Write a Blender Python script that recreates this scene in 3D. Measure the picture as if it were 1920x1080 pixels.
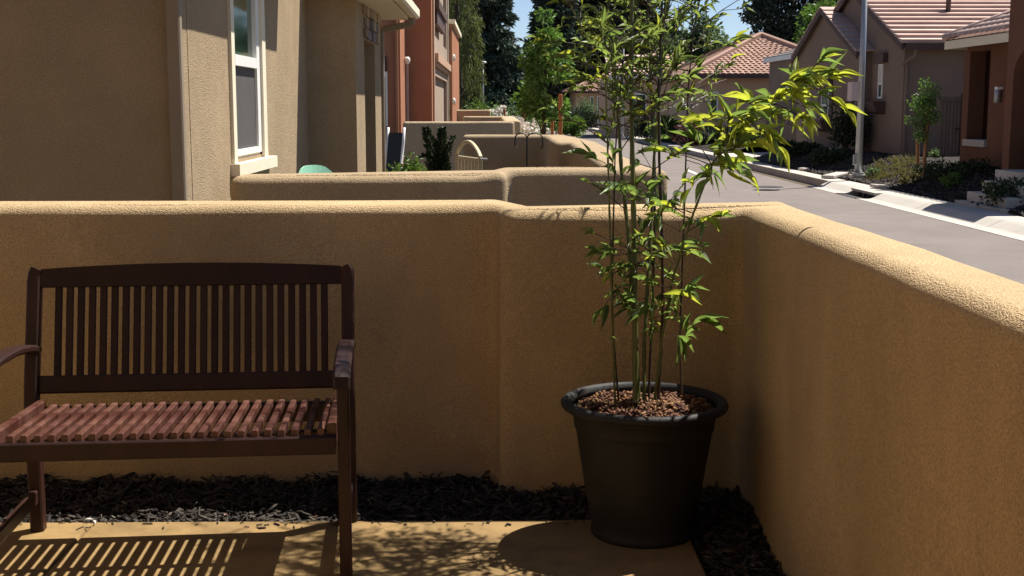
import bpy, bmesh, math, random
import numpy as np
from mathutils import Vector, Matrix
from mathutils.geometry import tessellate_polygon

for o in list(bpy.data.objects):
    bpy.data.objects.remove(o)
SC = bpy.context.scene
COL = SC.collection
R = math.radians
rnd = random.Random(7)
rng = np.random.default_rng(11)

# ------------------------------------------------------------------ camera, sky, sun, exposure
CAM_H = 1.5
PITCH = math.atan(340 / 2400)
YAW = math.atan(35 / 2400)
cam = bpy.data.cameras.new('camera')
cam.sensor_width = 36.0
cam.lens = 45.0
cam.clip_start = 0.05
cam.clip_end = 3000
co = bpy.data.objects.new('camera', cam)
co.location = (0, 0, CAM_H)
co.rotation_euler = (math.pi / 2 - PITCH, 0, -YAW)
COL.objects.link(co)
SC.camera = co

SUN_DIR = Vector((0.47, 0.335, 1.0)).normalized()      # towards the sun
SUN_EL = math.asin(SUN_DIR.z)
SUN_AZ = math.atan2(SUN_DIR.x, SUN_DIR.y)
w = bpy.data.worlds.new('World')
SC.world = w
w.use_nodes = True
nt = w.node_tree
nt.nodes.clear()
sky = nt.nodes.new('ShaderNodeTexSky')
sky.sky_type = 'NISHITA'
sky.sun_disc = False
sky.sun_elevation = SUN_EL
sky.sun_rotation = SUN_AZ
sky.air_density = 0.6
sky.dust_density = 0.3
sky.ozone_density = 1.0
bg = nt.nodes.new('ShaderNodeBackground')
bg.inputs['Strength'].default_value = 0.065
wo = nt.nodes.new('ShaderNodeOutputWorld')
nt.links.new(sky.outputs[0], bg.inputs['Color'])
nt.links.new(bg.outputs[0], wo.inputs['Surface'])

sun = bpy.data.lights.new('sun', 'SUN')
sun.energy = 5.0
sun.angle = R(0.53)
sun.color = (1.0, 0.95, 0.86)
so = bpy.data.objects.new('sun', sun)
so.rotation_euler = SUN_DIR.to_track_quat('Z', 'Y').to_euler()
so.location = (6, 6, 20)
COL.objects.link(so)

SC.view_settings.view_transform = 'Standard'
SC.view_settings.look = 'None'
SC.view_settings.exposure = 0.92
SC.view_settings.gamma = 1.0
SC.view_settings.use_curve_mapping = False


# ------------------------------------------------------------------ measuring helpers (photo sight line -> place)
def ray(px, py):
    x, y = (px - 960) / 2400, (540 - py) / 2400
    c, s = math.cos(PITCH), math.sin(PITCH)
    d = (x, c + y * s, -s + y * c)
    c, s = math.cos(YAW), math.sin(YAW)
    return Vector((d[0] * c + d[1] * s, -d[0] * s + d[1] * c, d[2]))


def atY(px, py, Y):
    d = ray(px, py); t = Y / d.y
    return Vector((d.x * t, Y, CAM_H + d.z * t))


def atX(px, py, X):
    d = ray(px, py); t = X / d.x
    return Vector((X, d.y * t, CAM_H + d.z * t))


def atZ(px, py, z=0.0):
    d = ray(px, py); t = (z - CAM_H) / d.z
    return Vector((d.x * t, d.y * t, z))


# ------------------------------------------------------------------ materials
def mat(name, col, rough=0.85, var=0.12, scale=4.0, bump=0.0, bscale=200.0, bdist=0.004, spec=0.3,
        col2=None, island=0.0, transl=0.0, tcol=None, metal=0.0, detail=6.0, coat=0.0, bump2=0.0, b2scale=8.0,
        stretch=None, objvar=0.0, speck=0.0, stain=0.0, sscale=160.0, bdetail=4, ramp=.2):
    m = bpy.data.materials.new(name)
    m.use_nodes = True
    n = m.node_tree
    n.nodes.clear()
    out = n.nodes.new('ShaderNodeOutputMaterial')
    b = n.nodes.new('ShaderNodeBsdfPrincipled')
    tc = n.nodes.new('ShaderNodeTexCoord')
    vec = tc.outputs['Object']
    if stretch:
        mp = n.nodes.new('ShaderNodeMapping')
        mp.inputs['Scale'].default_value = stretch
        n.links.new(vec, mp.inputs['Vector'])
        vec = mp.outputs['Vector']
    nz = n.nodes.new('ShaderNodeTexNoise')
    nz.inputs['Scale'].default_value = scale
    nz.inputs['Detail'].default_value = detail
    nz.inputs['Roughness'].default_value = 0.65
    n.links.new(vec, nz.inputs['Vector'])
    cr = n.nodes.new('ShaderNodeValToRGB')
    c = Vector(col)
    a, z = (c * (1 - var), Vector(col2) if col2 else c * (1 + var))
    cr.color_ramp.elements[0].position = 0.5 - ramp
    cr.color_ramp.elements[1].position = 0.5 + ramp
    cr.color_ramp.elements[0].color = (*a, 1)
    cr.color_ramp.elements[1].color = (*z, 1)
    n.links.new(nz.outputs[0], cr.inputs[0])
    colout = cr.outputs[0]
    if stain:
        n3 = n.nodes.new('ShaderNodeTexNoise')
        n3.inputs['Scale'].default_value = .9; n3.inputs['Detail'].default_value = 7; n3.inputs['Roughness'].default_value = .7; n3.inputs['Distortion'].default_value = 1.2
        m3 = n.nodes.new('ShaderNodeMapping'); m3.inputs['Scale'].default_value = (1.6, 1.6, .6)
        n.links.new(tc.outputs['Object'], m3.inputs['Vector']); n.links.new(m3.outputs[0], n3.inputs['Vector'])
        r3 = n.nodes.new('ShaderNodeMapRange')
        r3.inputs['From Min'].default_value = .3; r3.inputs['From Max'].default_value = .7
        r3.inputs['To Min'].default_value = 1 - stain; r3.inputs['To Max'].default_value = 1 + stain * .6
        n.links.new(n3.outputs[0], r3.inputs['Value'])
        h3_ = n.nodes.new('ShaderNodeHueSaturation')
        n.links.new(r3.outputs[0], h3_.inputs['Value']); n.links.new(colout, h3_.inputs['Color'])
        colout = h3_.outputs[0]
    if speck:
        ns = n.nodes.new('ShaderNodeTexNoise')
        ns.inputs['Scale'].default_value = sscale; ns.inputs['Detail'].default_value = 2
        n.links.new(vec, ns.inputs['Vector'])
        ms = n.nodes.new('ShaderNodeMapRange')
        ms.inputs['From Min'].default_value = .3; ms.inputs['From Max'].default_value = .7
        ms.inputs['To Min'].default_value = 1 - speck; ms.inputs['To Max'].default_value = 1 + speck
        n.links.new(ns.outputs[0], ms.inputs['Value'])
        hs = n.nodes.new('ShaderNodeHueSaturation')
        n.links.new(ms.outputs[0], hs.inputs['Value']); n.links.new(colout, hs.inputs['Color'])
        colout = hs.outputs[0]
    if island or objvar:
        hv = n.nodes.new('ShaderNodeHueSaturation')
        if island:
            g = n.nodes.new('ShaderNodeNewGeometry'); rv = g.outputs['Random Per Island']; amt = island
        else:
            g = n.nodes.new('ShaderNodeObjectInfo'); rv = g.outputs['Random']; amt = objvar
        mr = n.nodes.new('ShaderNodeMapRange')
        mr.inputs['To Min'].default_value = 1 - amt
        mr.inputs['To Max'].default_value = 1 + amt
        n.links.new(rv, mr.inputs['Value'])
        n.links.new(mr.outputs[0], hv.inputs['Value'])
        mh = n.nodes.new('ShaderNodeMapRange')
        mh.inputs['To Min'].default_value = 0.5 - 0.03 * amt
        mh.inputs['To Max'].default_value = 0.5 + 0.03 * amt
        n.links.new(rv, mh.inputs['Value'])
        n.links.new(mh.outputs[0], hv.inputs['Hue'])
        n.links.new(colout, hv.inputs['Color'])
        colout = hv.outputs[0]
    n.links.new(colout, b.inputs['Base Color'])
    b.inputs['Roughness'].default_value = rough
    b.inputs['Metallic'].default_value = metal
    b.inputs['Specular IOR Level'].default_value = spec
    if coat:
        b.inputs['Coat Weight'].default_value = coat
        b.inputs['Coat Roughness'].default_value = 0.25
    last = None
    if bump2:
        n2 = n.nodes.new('ShaderNodeTexNoise')
        n2.inputs['Scale'].default_value = b2scale
        n2.inputs['Detail'].default_value = 3
        n.links.new(vec, n2.inputs['Vector'])
        bp = n.nodes.new('ShaderNodeBump')
        bp.inputs['Strength'].default_value = bump2
        bp.inputs['Distance'].default_value = 0.02
        n.links.new(n2.outputs[0], bp.inputs['Height'])
        last = bp
    if bump:
        n1 = n.nodes.new('ShaderNodeTexNoise')
        n1.inputs['Scale'].default_value = bscale
        n1.inputs['Detail'].default_value = bdetail
        n1.inputs['Roughness'].default_value = 0.7
        n.links.new(vec, n1.inputs['Vector'])
        bp = n.nodes.new('ShaderNodeBump')
        bp.inputs['Strength'].default_value = bump
        bp.inputs['Distance'].default_value = bdist
        n.links.new(n1.outputs[0], bp.inputs['Height'])
        if last:
            n.links.new(last.outputs[0], bp.inputs['Normal'])
        last = bp
    if last:
        n.links.new(last.outputs[0], b.inputs['Normal'])
    sh = b.outputs[0]
    if transl:
        t = n.nodes.new('ShaderNodeBsdfTranslucent')
        if tcol:
            mx0 = n.nodes.new('ShaderNodeMix'); mx0.data_type = 'RGBA'; mx0.blend_type = 'MIX'
            mx0.inputs[0].default_value = 0.75
            n.links.new(colout, mx0.inputs[6])
            mx0.inputs[7].default_value = (*tcol, 1)
            n.links.new(mx0.outputs[2], t.inputs['Color'])
        else:
            n.links.new(colout, t.inputs['Color'])
        mx = n.nodes.new('ShaderNodeMixShader')
        mx.inputs[0].default_value = transl
        n.links.new(sh, mx.inputs[1]); n.links.new(t.outputs[0], mx.inputs[2])
        sh = mx.outputs[0]
    n.links.new(sh, out.inputs['Surface'])
    return m


STUCCO = dict(rough=0.95, spec=0.1)
M = {}
M['wall'] = mat('tan_stucco', (0.475, 0.345, 0.198), var=0.09, scale=1.7, bump=1.0, bscale=190, bdist=0.0075, bdetail=1.0, speck=.2, stain=.14, sscale=150, bump2=0.3, b2scale=7, **STUCCO)
M['neighbour'] = mat('brown_stucco', (0.35, 0.262, 0.166), var=0.10, scale=2.2, bump=1.0, bscale=120, bdist=0.007, bdetail=1.0, speck=.13, sscale=90, bump2=0.3, b2scale=6, **STUCCO)
M['court'] = mat('beige_stucco', (0.44, 0.335, 0.22), var=0.08, scale=1.5, bump=0.9, bscale=70, bdist=0.02, bdetail=1.5, speck=.1, sscale=60, bump2=0.3, b2scale=6, **STUCCO)
M['red'] = mat('red_stucco', (0.37, 0.170, 0.10), var=0.10, scale=1.2, bump=0.6, bscale=90, bdist=0.008, **STUCCO)
M['salmon'] = mat('sunlit_red_stucco', (0.46, 0.30, 0.21), var=0.08, scale=1.2, bump=0.5, bscale=90, bdist=0.008, **STUCCO)  # lighter copy of the red stucco, sunlight put into the colour
M['greytan'] = mat('grey_tan_stucco', (0.36, 0.28, 0.22), var=0.08, scale=1.2, bump=0.5, bscale=90, bdist=0.008, **STUCCO)
M['brownhouse'] = mat('chocolate_stucco', (0.24, 0.178, 0.138), var=0.12, scale=0.8, bump=0.6, bscale=70, bdist=0.01, **STUCCO)
M['browndark'] = mat('dark_trim_paint', (0.09, 0.055, 0.045), var=0.15, scale=3, rough=0.7)
M['rust'] = mat('rust_stucco', (0.165, 0.078, 0.050), var=0.14, scale=1.0, bump=0.6, bscale=70, bdist=0.01, **STUCCO)
M['tanhouse'] = mat('pale_tan_stucco', (0.53, 0.37, 0.25), var=0.07, scale=0.6, bump=0.4, bscale=60, bdist=0.01, **STUCCO)
M['cream'] = mat('cream_paint', (0.72, 0.65, 0.50), var=0.05, scale=5, bump=0.3, bscale=160, rough=0.8)
M['taupe'] = mat('taupe_paint', (0.26, 0.205, 0.145), var=0.06, scale=5, rough=0.6)
M['white'] = mat('white_vinyl', (0.78, 0.77, 0.74), var=0.03, scale=8, rough=0.4)
M['glass'] = mat('window_glass', (0.02, 0.05, 0.035), var=0.5, scale=2.5, rough=0.06, spec=0.6, col2=(0.05, 0.13, 0.07))
M['screen'] = mat('insect_screen', (0.085, 0.08, 0.075), var=0.1, scale=3, rough=0.7, bump=0.3, bscale=900)
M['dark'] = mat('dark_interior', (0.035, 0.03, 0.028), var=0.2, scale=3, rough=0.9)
M['concrete'] = mat('patio_concrete', (0.235, 0.150, 0.060), stain=.2, var=0.28, scale=5.5, speck=.16, sscale=260, bump=0.35, bscale=300, bdist=0.002, rough=0.85, detail=9)
M['walk'] = mat('pale_concrete', (0.44, 0.40, 0.355), stain=.12, var=0.09, scale=1.6, bump=0.3, bscale=160, bdist=0.003, rough=0.9, detail=9)
M['gutter'] = mat('gutter_concrete', (0.42, 0.385, 0.345), var=0.08, scale=2.0, bump=0.3, bscale=160, bdist=0.003, rough=0.9, detail=9)
M['asphalt'] = mat('asphalt', (0.165, 0.140, 0.128), stain=.12, speck=.12, sscale=90, var=0.12, scale=0.7, bump=0.5, bscale=140, bdist=0.004, rough=0.9, detail=10)
M['paint'] = mat('road_paint', (0.72, 0.70, 0.66), var=0.12, scale=6, rough=0.8)
M['iron'] = mat('cast_iron', (0.035, 0.033, 0.033), var=0.2, scale=20, rough=0.6, bump=0.4, bscale=60)
M['soil'] = mat('dark_soil', (0.028, 0.022, 0.018), var=0.4, scale=14, bump=1.0, bscale=40, bdist=0.02, rough=1.0)
M['ground'] = mat('dry_ground', (0.10, 0.075, 0.05), var=0.3, scale=0.8, bump=0.6, bscale=20, bdist=0.03, rough=1.0)
M['paleshred'] = mat('sunlit_tone_shred', (0.13, 0.105, 0.085), var=0.3, scale=40, rough=0.85, island=0.6)  # pale tone varies the mulch and imitates its sunlit chips
M['addedhome'] = mat('added_home_stucco', (0.17, 0.11, 0.066), var=0.1, scale=1.2, bump=0.6, bscale=90, bdist=0.008, **STUCCO)  # stucco of the added unseen home, kept dark to limit its bounce
M['chip'] = mat('bark_chip', (0.036, 0.028, 0.023), var=0.4, scale=40, rough=0.75, island=0.85, spec=0.25)
M['potchip'] = mat('potting_bark', (0.15, 0.068, 0.036), var=0.5, scale=60, rough=0.85, island=0.8)
M['wood'] = mat('mahogany_wood', (0.027, 0.0105, 0.008), var=0.4, scale=9, rough=0.45, spec=0.25, stretch=(1, 1, 0.15), bump=0.25, bscale=60, bdist=0.002, objvar=0.3)
M['seatwood'] = mat('worn_seat_wood', (0.070, 0.018, 0.011), var=0.3, scale=11, ramp=.13, rough=0.38, spec=0.4, col2=(0.125, 0.056, 0.042), bump=0.3, bscale=70, bdist=0.002, objvar=0.18)
M['pot'] = mat('charcoal_resin', (0.022, 0.021, 0.021), var=0.25, scale=6, rough=0.62, spec=0.22, bump=0.35, bscale=35, bdist=0.004, stain=.25)
M['culm'] = mat('green_culm', (0.10, 0.115, 0.035), var=0.3, scale=12, rough=0.45, stretch=(1, 1, 0.2))
M['culmdark'] = mat('dark_culm', (0.045, 0.026, 0.018), var=0.3, scale=12, rough=0.45, stretch=(1, 1, 0.2))
M['leaf'] = mat('bamboo_leaf', (0.105, 0.155, 0.048), var=0.3, scale=6, rough=0.42, spec=0.45, transl=0.5, tcol=(0.25, 0.37, 0.07), island=0.0, objvar=0.5)
M['leafyellow'] = mat('backlit_bamboo_leaf', (0.16, 0.20, 0.035), var=0.3, scale=6, rough=0.45, spec=0.4, transl=0.56, tcol=(0.62, 0.66, 0.06), objvar=0.3)  # brighter yellow copy of the leaf, backlight put into the colour
M['leafmass'] = mat('bamboo_leaf_mass', (0.11, 0.16, 0.045), var=0.3, scale=6, rough=0.42, spec=0.45, transl=0.5, tcol=(0.31, 0.41, 0.08), island=0.4)
M['leaftree'] = mat('maple_leaf', (0.115, 0.20, 0.05), var=0.3, scale=2, rough=0.5, transl=0.35, tcol=(0.16, 0.30, 0.03), island=0.5)
M['leafshrub'] = mat('shrub_leaf', (0.07, 0.13, 0.03), var=0.3, scale=3, rough=0.5, transl=0.3, tcol=(0.2, 0.32, 0.03), island=0.5)
M['leafdark'] = mat('dark_shrub_leaf', (0.030, 0.048, 0.018), var=0.3, scale=3, rough=0.6, transl=0.15, island=0.5)
M['leafred'] = mat('red_shrub_leaf', (0.10, 0.035, 0.035), var=0.3, scale=3, rough=0.6, transl=0.2, island=0.4)
M['needle'] = mat('conifer_needles', (0.060, 0.088, 0.060), var=0.35, scale=0.5, rough=0.7, transl=0.12, island=0.5)
M['needleblack'] = mat('cypress_needles', (0.027, 0.040, 0.028), var=0.35, scale=0.5, rough=0.8, transl=0.08, island=0.5)
M['willow'] = mat('willow_leaf', (0.095, 0.115, 0.040), var=0.3, scale=0.6, rough=0.6, transl=0.3, tcol=(0.20, 0.22, 0.05), island=0.45)
M['farleaf'] = mat('grey_green_leaf', (0.085, 0.125, 0.06), var=0.3, scale=0.5, rough=0.6, transl=0.3, tcol=(0.16, 0.24, 0.07), island=0.45)
M['grass'] = mat('dry_grass_blade', (0.085, 0.078, 0.034), var=0.3, scale=3, rough=0.7, transl=0.3, tcol=(0.3, 0.27, 0.06), island=0.5)
M['petal'] = mat('white_petal', (0.75, 0.70, 0.62), var=0.08, scale=4, rough=0.6, transl=0.3)
M['bark'] = mat('tree_bark', (0.075, 0.055, 0.04), var=0.3, scale=10, bump=0.8, bscale=25, bdist=0.02, rough=0.95)
M['stake'] = mat('orange_stake_wood', (0.40, 0.15, 0.055), var=0.2, scale=8, rough=0.8, stretch=(1, 1, 0.2))
M['staketan'] = mat('tan_stake_wood', (0.33, 0.17, 0.075), var=0.2, scale=8, rough=0.8, stretch=(1, 1, 0.2))
M['fencewood'] = mat('weathered_fence_wood', (0.17, 0.12, 0.085), var=0.25, scale=7, rough=0.85, stretch=(1, 1, 0.2), objvar=0.2)
M['gatewood'] = mat('taupe_fence_boards', (0.15, 0.12, 0.095), var=0.15, scale=7, rough=0.85, stretch=(1, 1, 0.2), objvar=0.12)
M['gate'] = mat('beige_gate_paint', (0.50, 0.42, 0.28), var=0.06, scale=6, rough=0.5)
M['tile'] = mat('pink_concrete_tile', (0.50, 0.36, 0.31), var=0.13, scale=2.5, rough=0.9, bump=0.4, bscale=60, bdist=0.006, objvar=0.10)
M['tilered'] = mat('terracotta_tile', (0.36, 0.225, 0.175), var=0.15, scale=1.5, rough=0.9, bump=0.4, bscale=60, bdist=0.006, objvar=0.12)
M['tiledark'] = mat('grey_concrete_tile', (0.26, 0.225, 0.215), var=0.15, scale=1.5, rough=0.9, objvar=0.10)
M['galv'] = mat('galvanised_steel', (0.40, 0.41, 0.42), var=0.15, scale=9, rough=0.45, metal=0.55, stretch=(1, 1, 0.15))
M['sign'] = mat('sign_back', (0.55, 0.45, 0.42), var=0.06, scale=10, rough=0.5)
M['black'] = mat('black_metal', (0.018, 0.018, 0.018), var=0.1, scale=10, rough=0.5)
M['rubber'] = mat('tyre_rubber', (0.02, 0.02, 0.02), var=0.1, scale=10, rough=0.8)
M['bluecar'] = mat('blue_car_paint', (0.02, 0.06, 0.17), var=0.05, scale=2, rough=0.25, spec=0.5, coat=0.6)
M['whitecar'] = mat('white_car_paint', (0.72, 0.73, 0.75), var=0.03, scale=2, rough=0.25, spec=0.5, coat=0.6)
M['greenplastic'] = mat('mint_plastic', (0.30, 0.58, 0.42), var=0.05, scale=5, rough=0.4)
M['stone'] = mat('ledge_stone', (0.30, 0.24, 0.18), var=0.3, scale=3, rough=0.9, col2=(0.40, 0.29, 0.18), bump=0.8, bscale=30, bdist=0.01, objvar=0.35)
M['stonegrey'] = mat('grey_ledge_stone', (0.17, 0.15, 0.16), var=0.3, scale=3, rough=0.9, bump=0.8, bscale=30, bdist=0.01, objvar=0.3)
M['lamp'] = mat('lamp_glass', (0.75, 0.72, 0.66), var=0.03, scale=5, rough=0.3)
M['blind'] = mat('window_blind', (0.62, 0.55, 0.48), var=0.05, scale=6, rough=0.7)
M['twig'] = mat('dry_twig', (0.24, 0.17, 0.10), var=0.3, scale=20, rough=0.9)


# ------------------------------------------------------------------ mesh builder
class MB:
    def __init__(s):
        s.v = []; s.f = []

    def add(s, vs, fs):
        k = len(s.v)
        s.v += [tuple(p) for p in vs]
        s.f += [tuple(i + k for i in f) for f in fs]
        return s

    def box(s, x0, x1, y0, y1, z0, z1):
        v = [(x0, y0, z0), (x1, y0, z0), (x1, y1, z0), (x0, y1, z0), (x0, y0, z1), (x1, y0, z1), (x1, y1, z1), (x0, y1, z1)]
        return s.add(v, [(0, 3, 2, 1), (4, 5, 6, 7), (0, 1, 5, 4), (1, 2, 6, 5), (2, 3, 7, 6), (3, 0, 4, 7)])

    def prism(s, pts, off):
        n = len(pts); off = Vector(off)
        v = [Vector(p) for p in pts] + [Vector(p) + off for p in pts]
        f = [tuple(range(n))[::-1], tuple(range(n, 2 * n))] + [(i, (i + 1) % n, (i + 1) % n + n, i + n) for i in range(n)]
        return s.add(v, f)

    def beam(s, pts, wd, ht, ch=0.004, up=(0, 0, 1)):
        """chamfered bar through points; wd across, ht along 'up'"""
        pts = [Vector(p) for p in pts]
        up = Vector(up)
        rings = []
        for i, p in enumerate(pts):
            t = (pts[min(i + 1, len(pts) - 1)] - pts[max(i - 1, 0)]).normalized()
            sd = t.cross(up).normalized()
            u = sd.cross(t).normalized()
            a, b = wd / 2, ht / 2
            c = min(ch, a * .7, b * .7)
            rings.append([p + sd * x + u * y for x, y in ((a, -b + c), (a, b - c), (a - c, b), (-a + c, b), (-a, b - c), (-a, -b + c), (-a + c, -b), (a - c, -b))])
        v = [q for r in rings for q in r]
        f = []
        for i in range(len(rings) - 1):
            for k in range(8):
                f.append((i * 8 + k, i * 8 + (k + 1) % 8, (i + 1) * 8 + (k + 1) % 8, (i + 1) * 8 + k))
        f.append(tuple(range(8))[::-1]); e = (len(rings) - 1) * 8
        f.append(tuple(range(e, e + 8)))
        return s.add(v, f)

    def tube(s, pts, rad, n=8):
        pts = [Vector(p) for p in pts]
        if not hasattr(rad, '__len__'):
            rad = [rad] * len(pts)
        rings = []
        ref = Vector((0.13, 0.97, 0.2))
        for i, p in enumerate(pts):
            t = (pts[min(i + 1, len(pts) - 1)] - pts[max(i - 1, 0)]).normalized()
            if abs(t.dot(ref)) > .95:
                ref = Vector((0.9, 0.1, 0.3))
            a = t.cross(ref).normalized(); b = t.cross(a).normalized()
            rings.append([p + (a * math.cos(2 * math.pi * k / n) + b * math.sin(2 * math.pi * k / n)) * rad[i] for k in range(n)])
        v = [q for r in rings for q in r]
        f = []
        for i in range(len(rings) - 1):
            for k in range(n):
                f.append((i * n + k, i * n + (k + 1) % n, (i + 1) * n + (k + 1) % n, (i + 1) * n + k))
        f.append(tuple(range(n))[::-1]); e = (len(rings) - 1) * n
        f.append(tuple(range(e, e + n)))
        return s.add(v, f)

    def lathe(s, prof, c=(0, 0, 0), n=48, close=False):
        c = Vector(c); v = []; f = []
        for r, z in prof:
            for k in range(n):
                a = 2 * math.pi * k / n
                v.append(c + Vector((r * math.cos(a), r * math.sin(a), z)))
        m = len(prof)
        for i in range(m - 1 + (1 if close else 0)):
            j = (i + 1) % m
            for k in range(n):
                f.append((i * n + k, i * n + (k + 1) % n, j * n + (k + 1) % n, j * n + k))
        return s.add(v, f)

    def mesh(s, name, smooth=False):
        me = bpy.data.meshes.new(name)
        me.from_pydata(s.v, [], s.f)
        bm = bmesh.new(); bm.from_mesh(me)
        bmesh.ops.recalc_face_normals(bm, faces=bm.faces)
        bm.to_mesh(me); bm.free()
        if smooth:
            me.polygons.foreach_set('use_smooth', [True] * len(me.polygons))
        me.update()
        return me


def link(name, me, m=None, parent=None, smooth_angle=None):
    if m is not None and not me.materials:
        me.materials.append(m)
    o = bpy.data.objects.new(name, me)
    COL.objects.link(o)
    if parent is not None:
        o.parent = parent
        if not parent.get('_local'):
            o.matrix_parent_inverse = Matrix.Translation(-parent_loc(parent))
    return o


def parent_loc(p):
    v = Vector(p.get('_base', (0, 0, 0)))
    return v


def obj(name, mb, m, parent=None, smooth=False, label=None):
    o = link(name, mb.mesh(name, smooth), m, parent)
    if label:
        o['label'] = label
    return o


def thing(name, label, cat, base=(0, 0, 0), group=None, local=False, rz=0):
    o = bpy.data.objects.new(name, None)
    o.empty_display_size = 0.1
    o.location = base; o.rotation_euler = (0, 0, rz)
    COL.objects.link(o)
    o['label'] = label; o['category'] = cat
    if group: o['group'] = group
    if local: o['_local'] = 1
    else: o['_base'] = tuple(base)
    return o


def tag(o, label=None, cat=None, group=None, kind=None):
    if label: o['label'] = label
    if cat: o['category'] = cat
    if group: o['group'] = group
    if kind: o['kind'] = kind
    return o


def struct(name, mb, m, parent=None, smooth=False):
    o = obj(name, mb, m, parent, smooth)
    if parent is None: o['kind'] = 'structure'
    return o


def hnoise(x, y, s=1.0, seed=0.0):
    return (math.sin(x * 2.1 * s + seed) * math.cos(y * 1.7 * s + seed * 1.3) + 0.5 * math.sin(x * 5.3 * s + y * 3.1 * s + seed * 2.1)
            + 0.3 * math.sin(y * 9.1 * s - x * 7.3 * s + seed))/1.8


# ------------------------------------------------------------------ rounded stucco walls
def round_poly(pts, rc, step=0.12):
    n = len(pts); out = []
    P2 = [Vector(p) for p in pts]
    for i in range(n):
        a, b, c = P2[i - 1], P2[i], P2[(i + 1) % n]
        d1 = (a - b); d2 = (c - b)
        r = min(rc, d1.length * .45, d2.length * .45)
        p1 = b + d1.normalized() * r; p2 = b + d2.normalized() * r
        for k in range(5):
            t = k / 4
            out.append((1 - t) ** 2 * p1 + 2 * t * (1 - t) * b + t * t * p2)
    full = []
    for i in range(len(out)):
        a, b = out[i], out[(i + 1) % len(out)]
        k = max(1, int((b - a).length / step))
        for j in range(k):
            full.append(a.lerp(b, j / k))
    return full


def stucco_wall(name, label, pts, h, m, r=0.055, rc=0.075, z0=-0.2, hfun=None, wob=0.004, seed=0.0):
    ring = round_poly(pts, rc)
    n = len(ring)
    nor = []
    for i in range(n):
        e1 = (ring[i] - ring[i - 1]).normalized(); e2 = (ring[(i + 1) % n] - ring[i]).normalized()
        n1 = Vector((e1.y, -e1.x)); n2 = Vector((e2.y, -e2.x))
        b = (n1 + n2).normalized()
        nor.append(b / max(.5, b.dot(n1)))
    lev = [(0, None)]
    lev += [(0, q) for q in (0.3, 0.6, 0.85)]
    for k in range(0, 8):
        a = k / 7 * math.pi / 2
        lev.append((r * (1 - math.cos(a)), ('a', math.sin(a))))
    v = []
    for off, q in lev:
        for i in range(n):
            p = ring[i] - nor[i] * off
            top = (hfun(p.x, p.y) if hfun else h) + 0.005 * hnoise(p.x, p.y, 1.2, seed)
            z = z0 if q is None else (z0 + (top - r - z0) * q if not isinstance(q, tuple) else top - r + r * q[1])
            dx = wob * hnoise(p.x + z, p.y - z, 2.0, seed + 1)
            v.append((p.x + nor[i].x * dx, p.y + nor[i].y * dx, z))
    f = []
    L = len(lev)
    for l in range(L - 1):
        for i in range(n):
            f.append((l * n + i, l * n + (i + 1) % n, (l + 1) * n + (i + 1) % n, (l + 1) * n + i))
    top = [Vector(v[(L - 1) * n + i]) for i in range(n)]
    for t in tessellate_polygon([[Vector((p.x, p.y, 0)) for p in top]]):
        f.append(tuple((L - 1) * n + i for i in t))
    mb = MB(); mb.add(v, f)
    o = obj(name, mb, m, None, True)
    return tag(o, label, 'wall')


def wfun(x, y):
    t = min(1, max(0, (x - .82) / .25))
    b = math.exp(-((x + .02) / .12) ** 2) * (0.006)
    lf = min(1, max(0, (.10 - x) / .1))
    return 1.105 + .010 * lf + .022 * t * t * (3 - 2 * t) + b


stucco_wall('courtyard_wall', 'nearest low tan stucco wall with rounded top, turning the corner behind bench and pot',
            [(-5, 5.04), (0.02, 5.04), (0.02, 4.86), (.955, 4.86), (.955, -3), (1.17, -3), (1.17, 5.10), (.20, 5.10), (.05, 5.31), (-5, 5.31)],
            1.1, M['wall'], r=0.05, rc=0.06, hfun=wfun)

# neighbour's courtyard walls
def w2fun(x, y):
    t = min(1, max(0, (x + .12) / .2))
    return 1.082 + .03 * t
stucco_wall('courtyard_wall', 'second low brown stucco wall, jogging in the middle, meeting the house below its window',
            [(-1.60, 7.75), (0.085, 7.75), (0.085, 8.0), (1.10, 8.0), (1.10, 8.35), (.02, 8.35), (-.12, 8.1), (-1.60, 8.1)],
            1.09, M['neighbour'], r=0.06, hfun=w2fun, seed=3.0)
stucco_wall('courtyard_wall', 'third low wall behind the arched gate, notched near the street and running back towards us',
            [(-.385, 16.0), (.625, 16.0), (.625, 12.9), (.76, 12.9), (.76, 8.45), (1.06, 8.45), (1.06, 13.4), (.9, 16.3), (-.385, 16.3)],
            1.15, M['neighbour'], r=0.05, hfun=lambda x, y: 1.15 - .05 * min(1, max(0, (13.2 - y) / 4.0)), seed=5.0)
stucco_wall('courtyard_wall', 'long pale tan courtyard wall behind the spiky dark plant, ending before the street',
            [(-1.40, 20.0), (.33, 20.0), (.33, 20.3), (-1.40, 20.3)], 1.27, M['court'], r=0.04, seed=7.0)
stucco_wall('courtyard_wall', 'small L-shaped sunlit tan wall showing just above the long pale wall',
            [(-.64, 27.0), (.15, 27.0), (.17, 20.4), (.45, 20.4), (.42, 27.3), (-.64, 27.3)], 1.30, M['court'], r=0.04, seed=8.0,
            hfun=lambda x, y: 1.30 - .02 * min(1, max(0, (25 - y) / 5)))
stucco_wall('courtyard_wall', 'farthest tan courtyard wall at the foot of the grey tan facade',
            [(-1.43, 33.0), (-.06, 33.0), (-.06, 33.3), (-1.43, 33.3)], 1.42, M['court'], r=0.04, seed=9.0)

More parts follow.
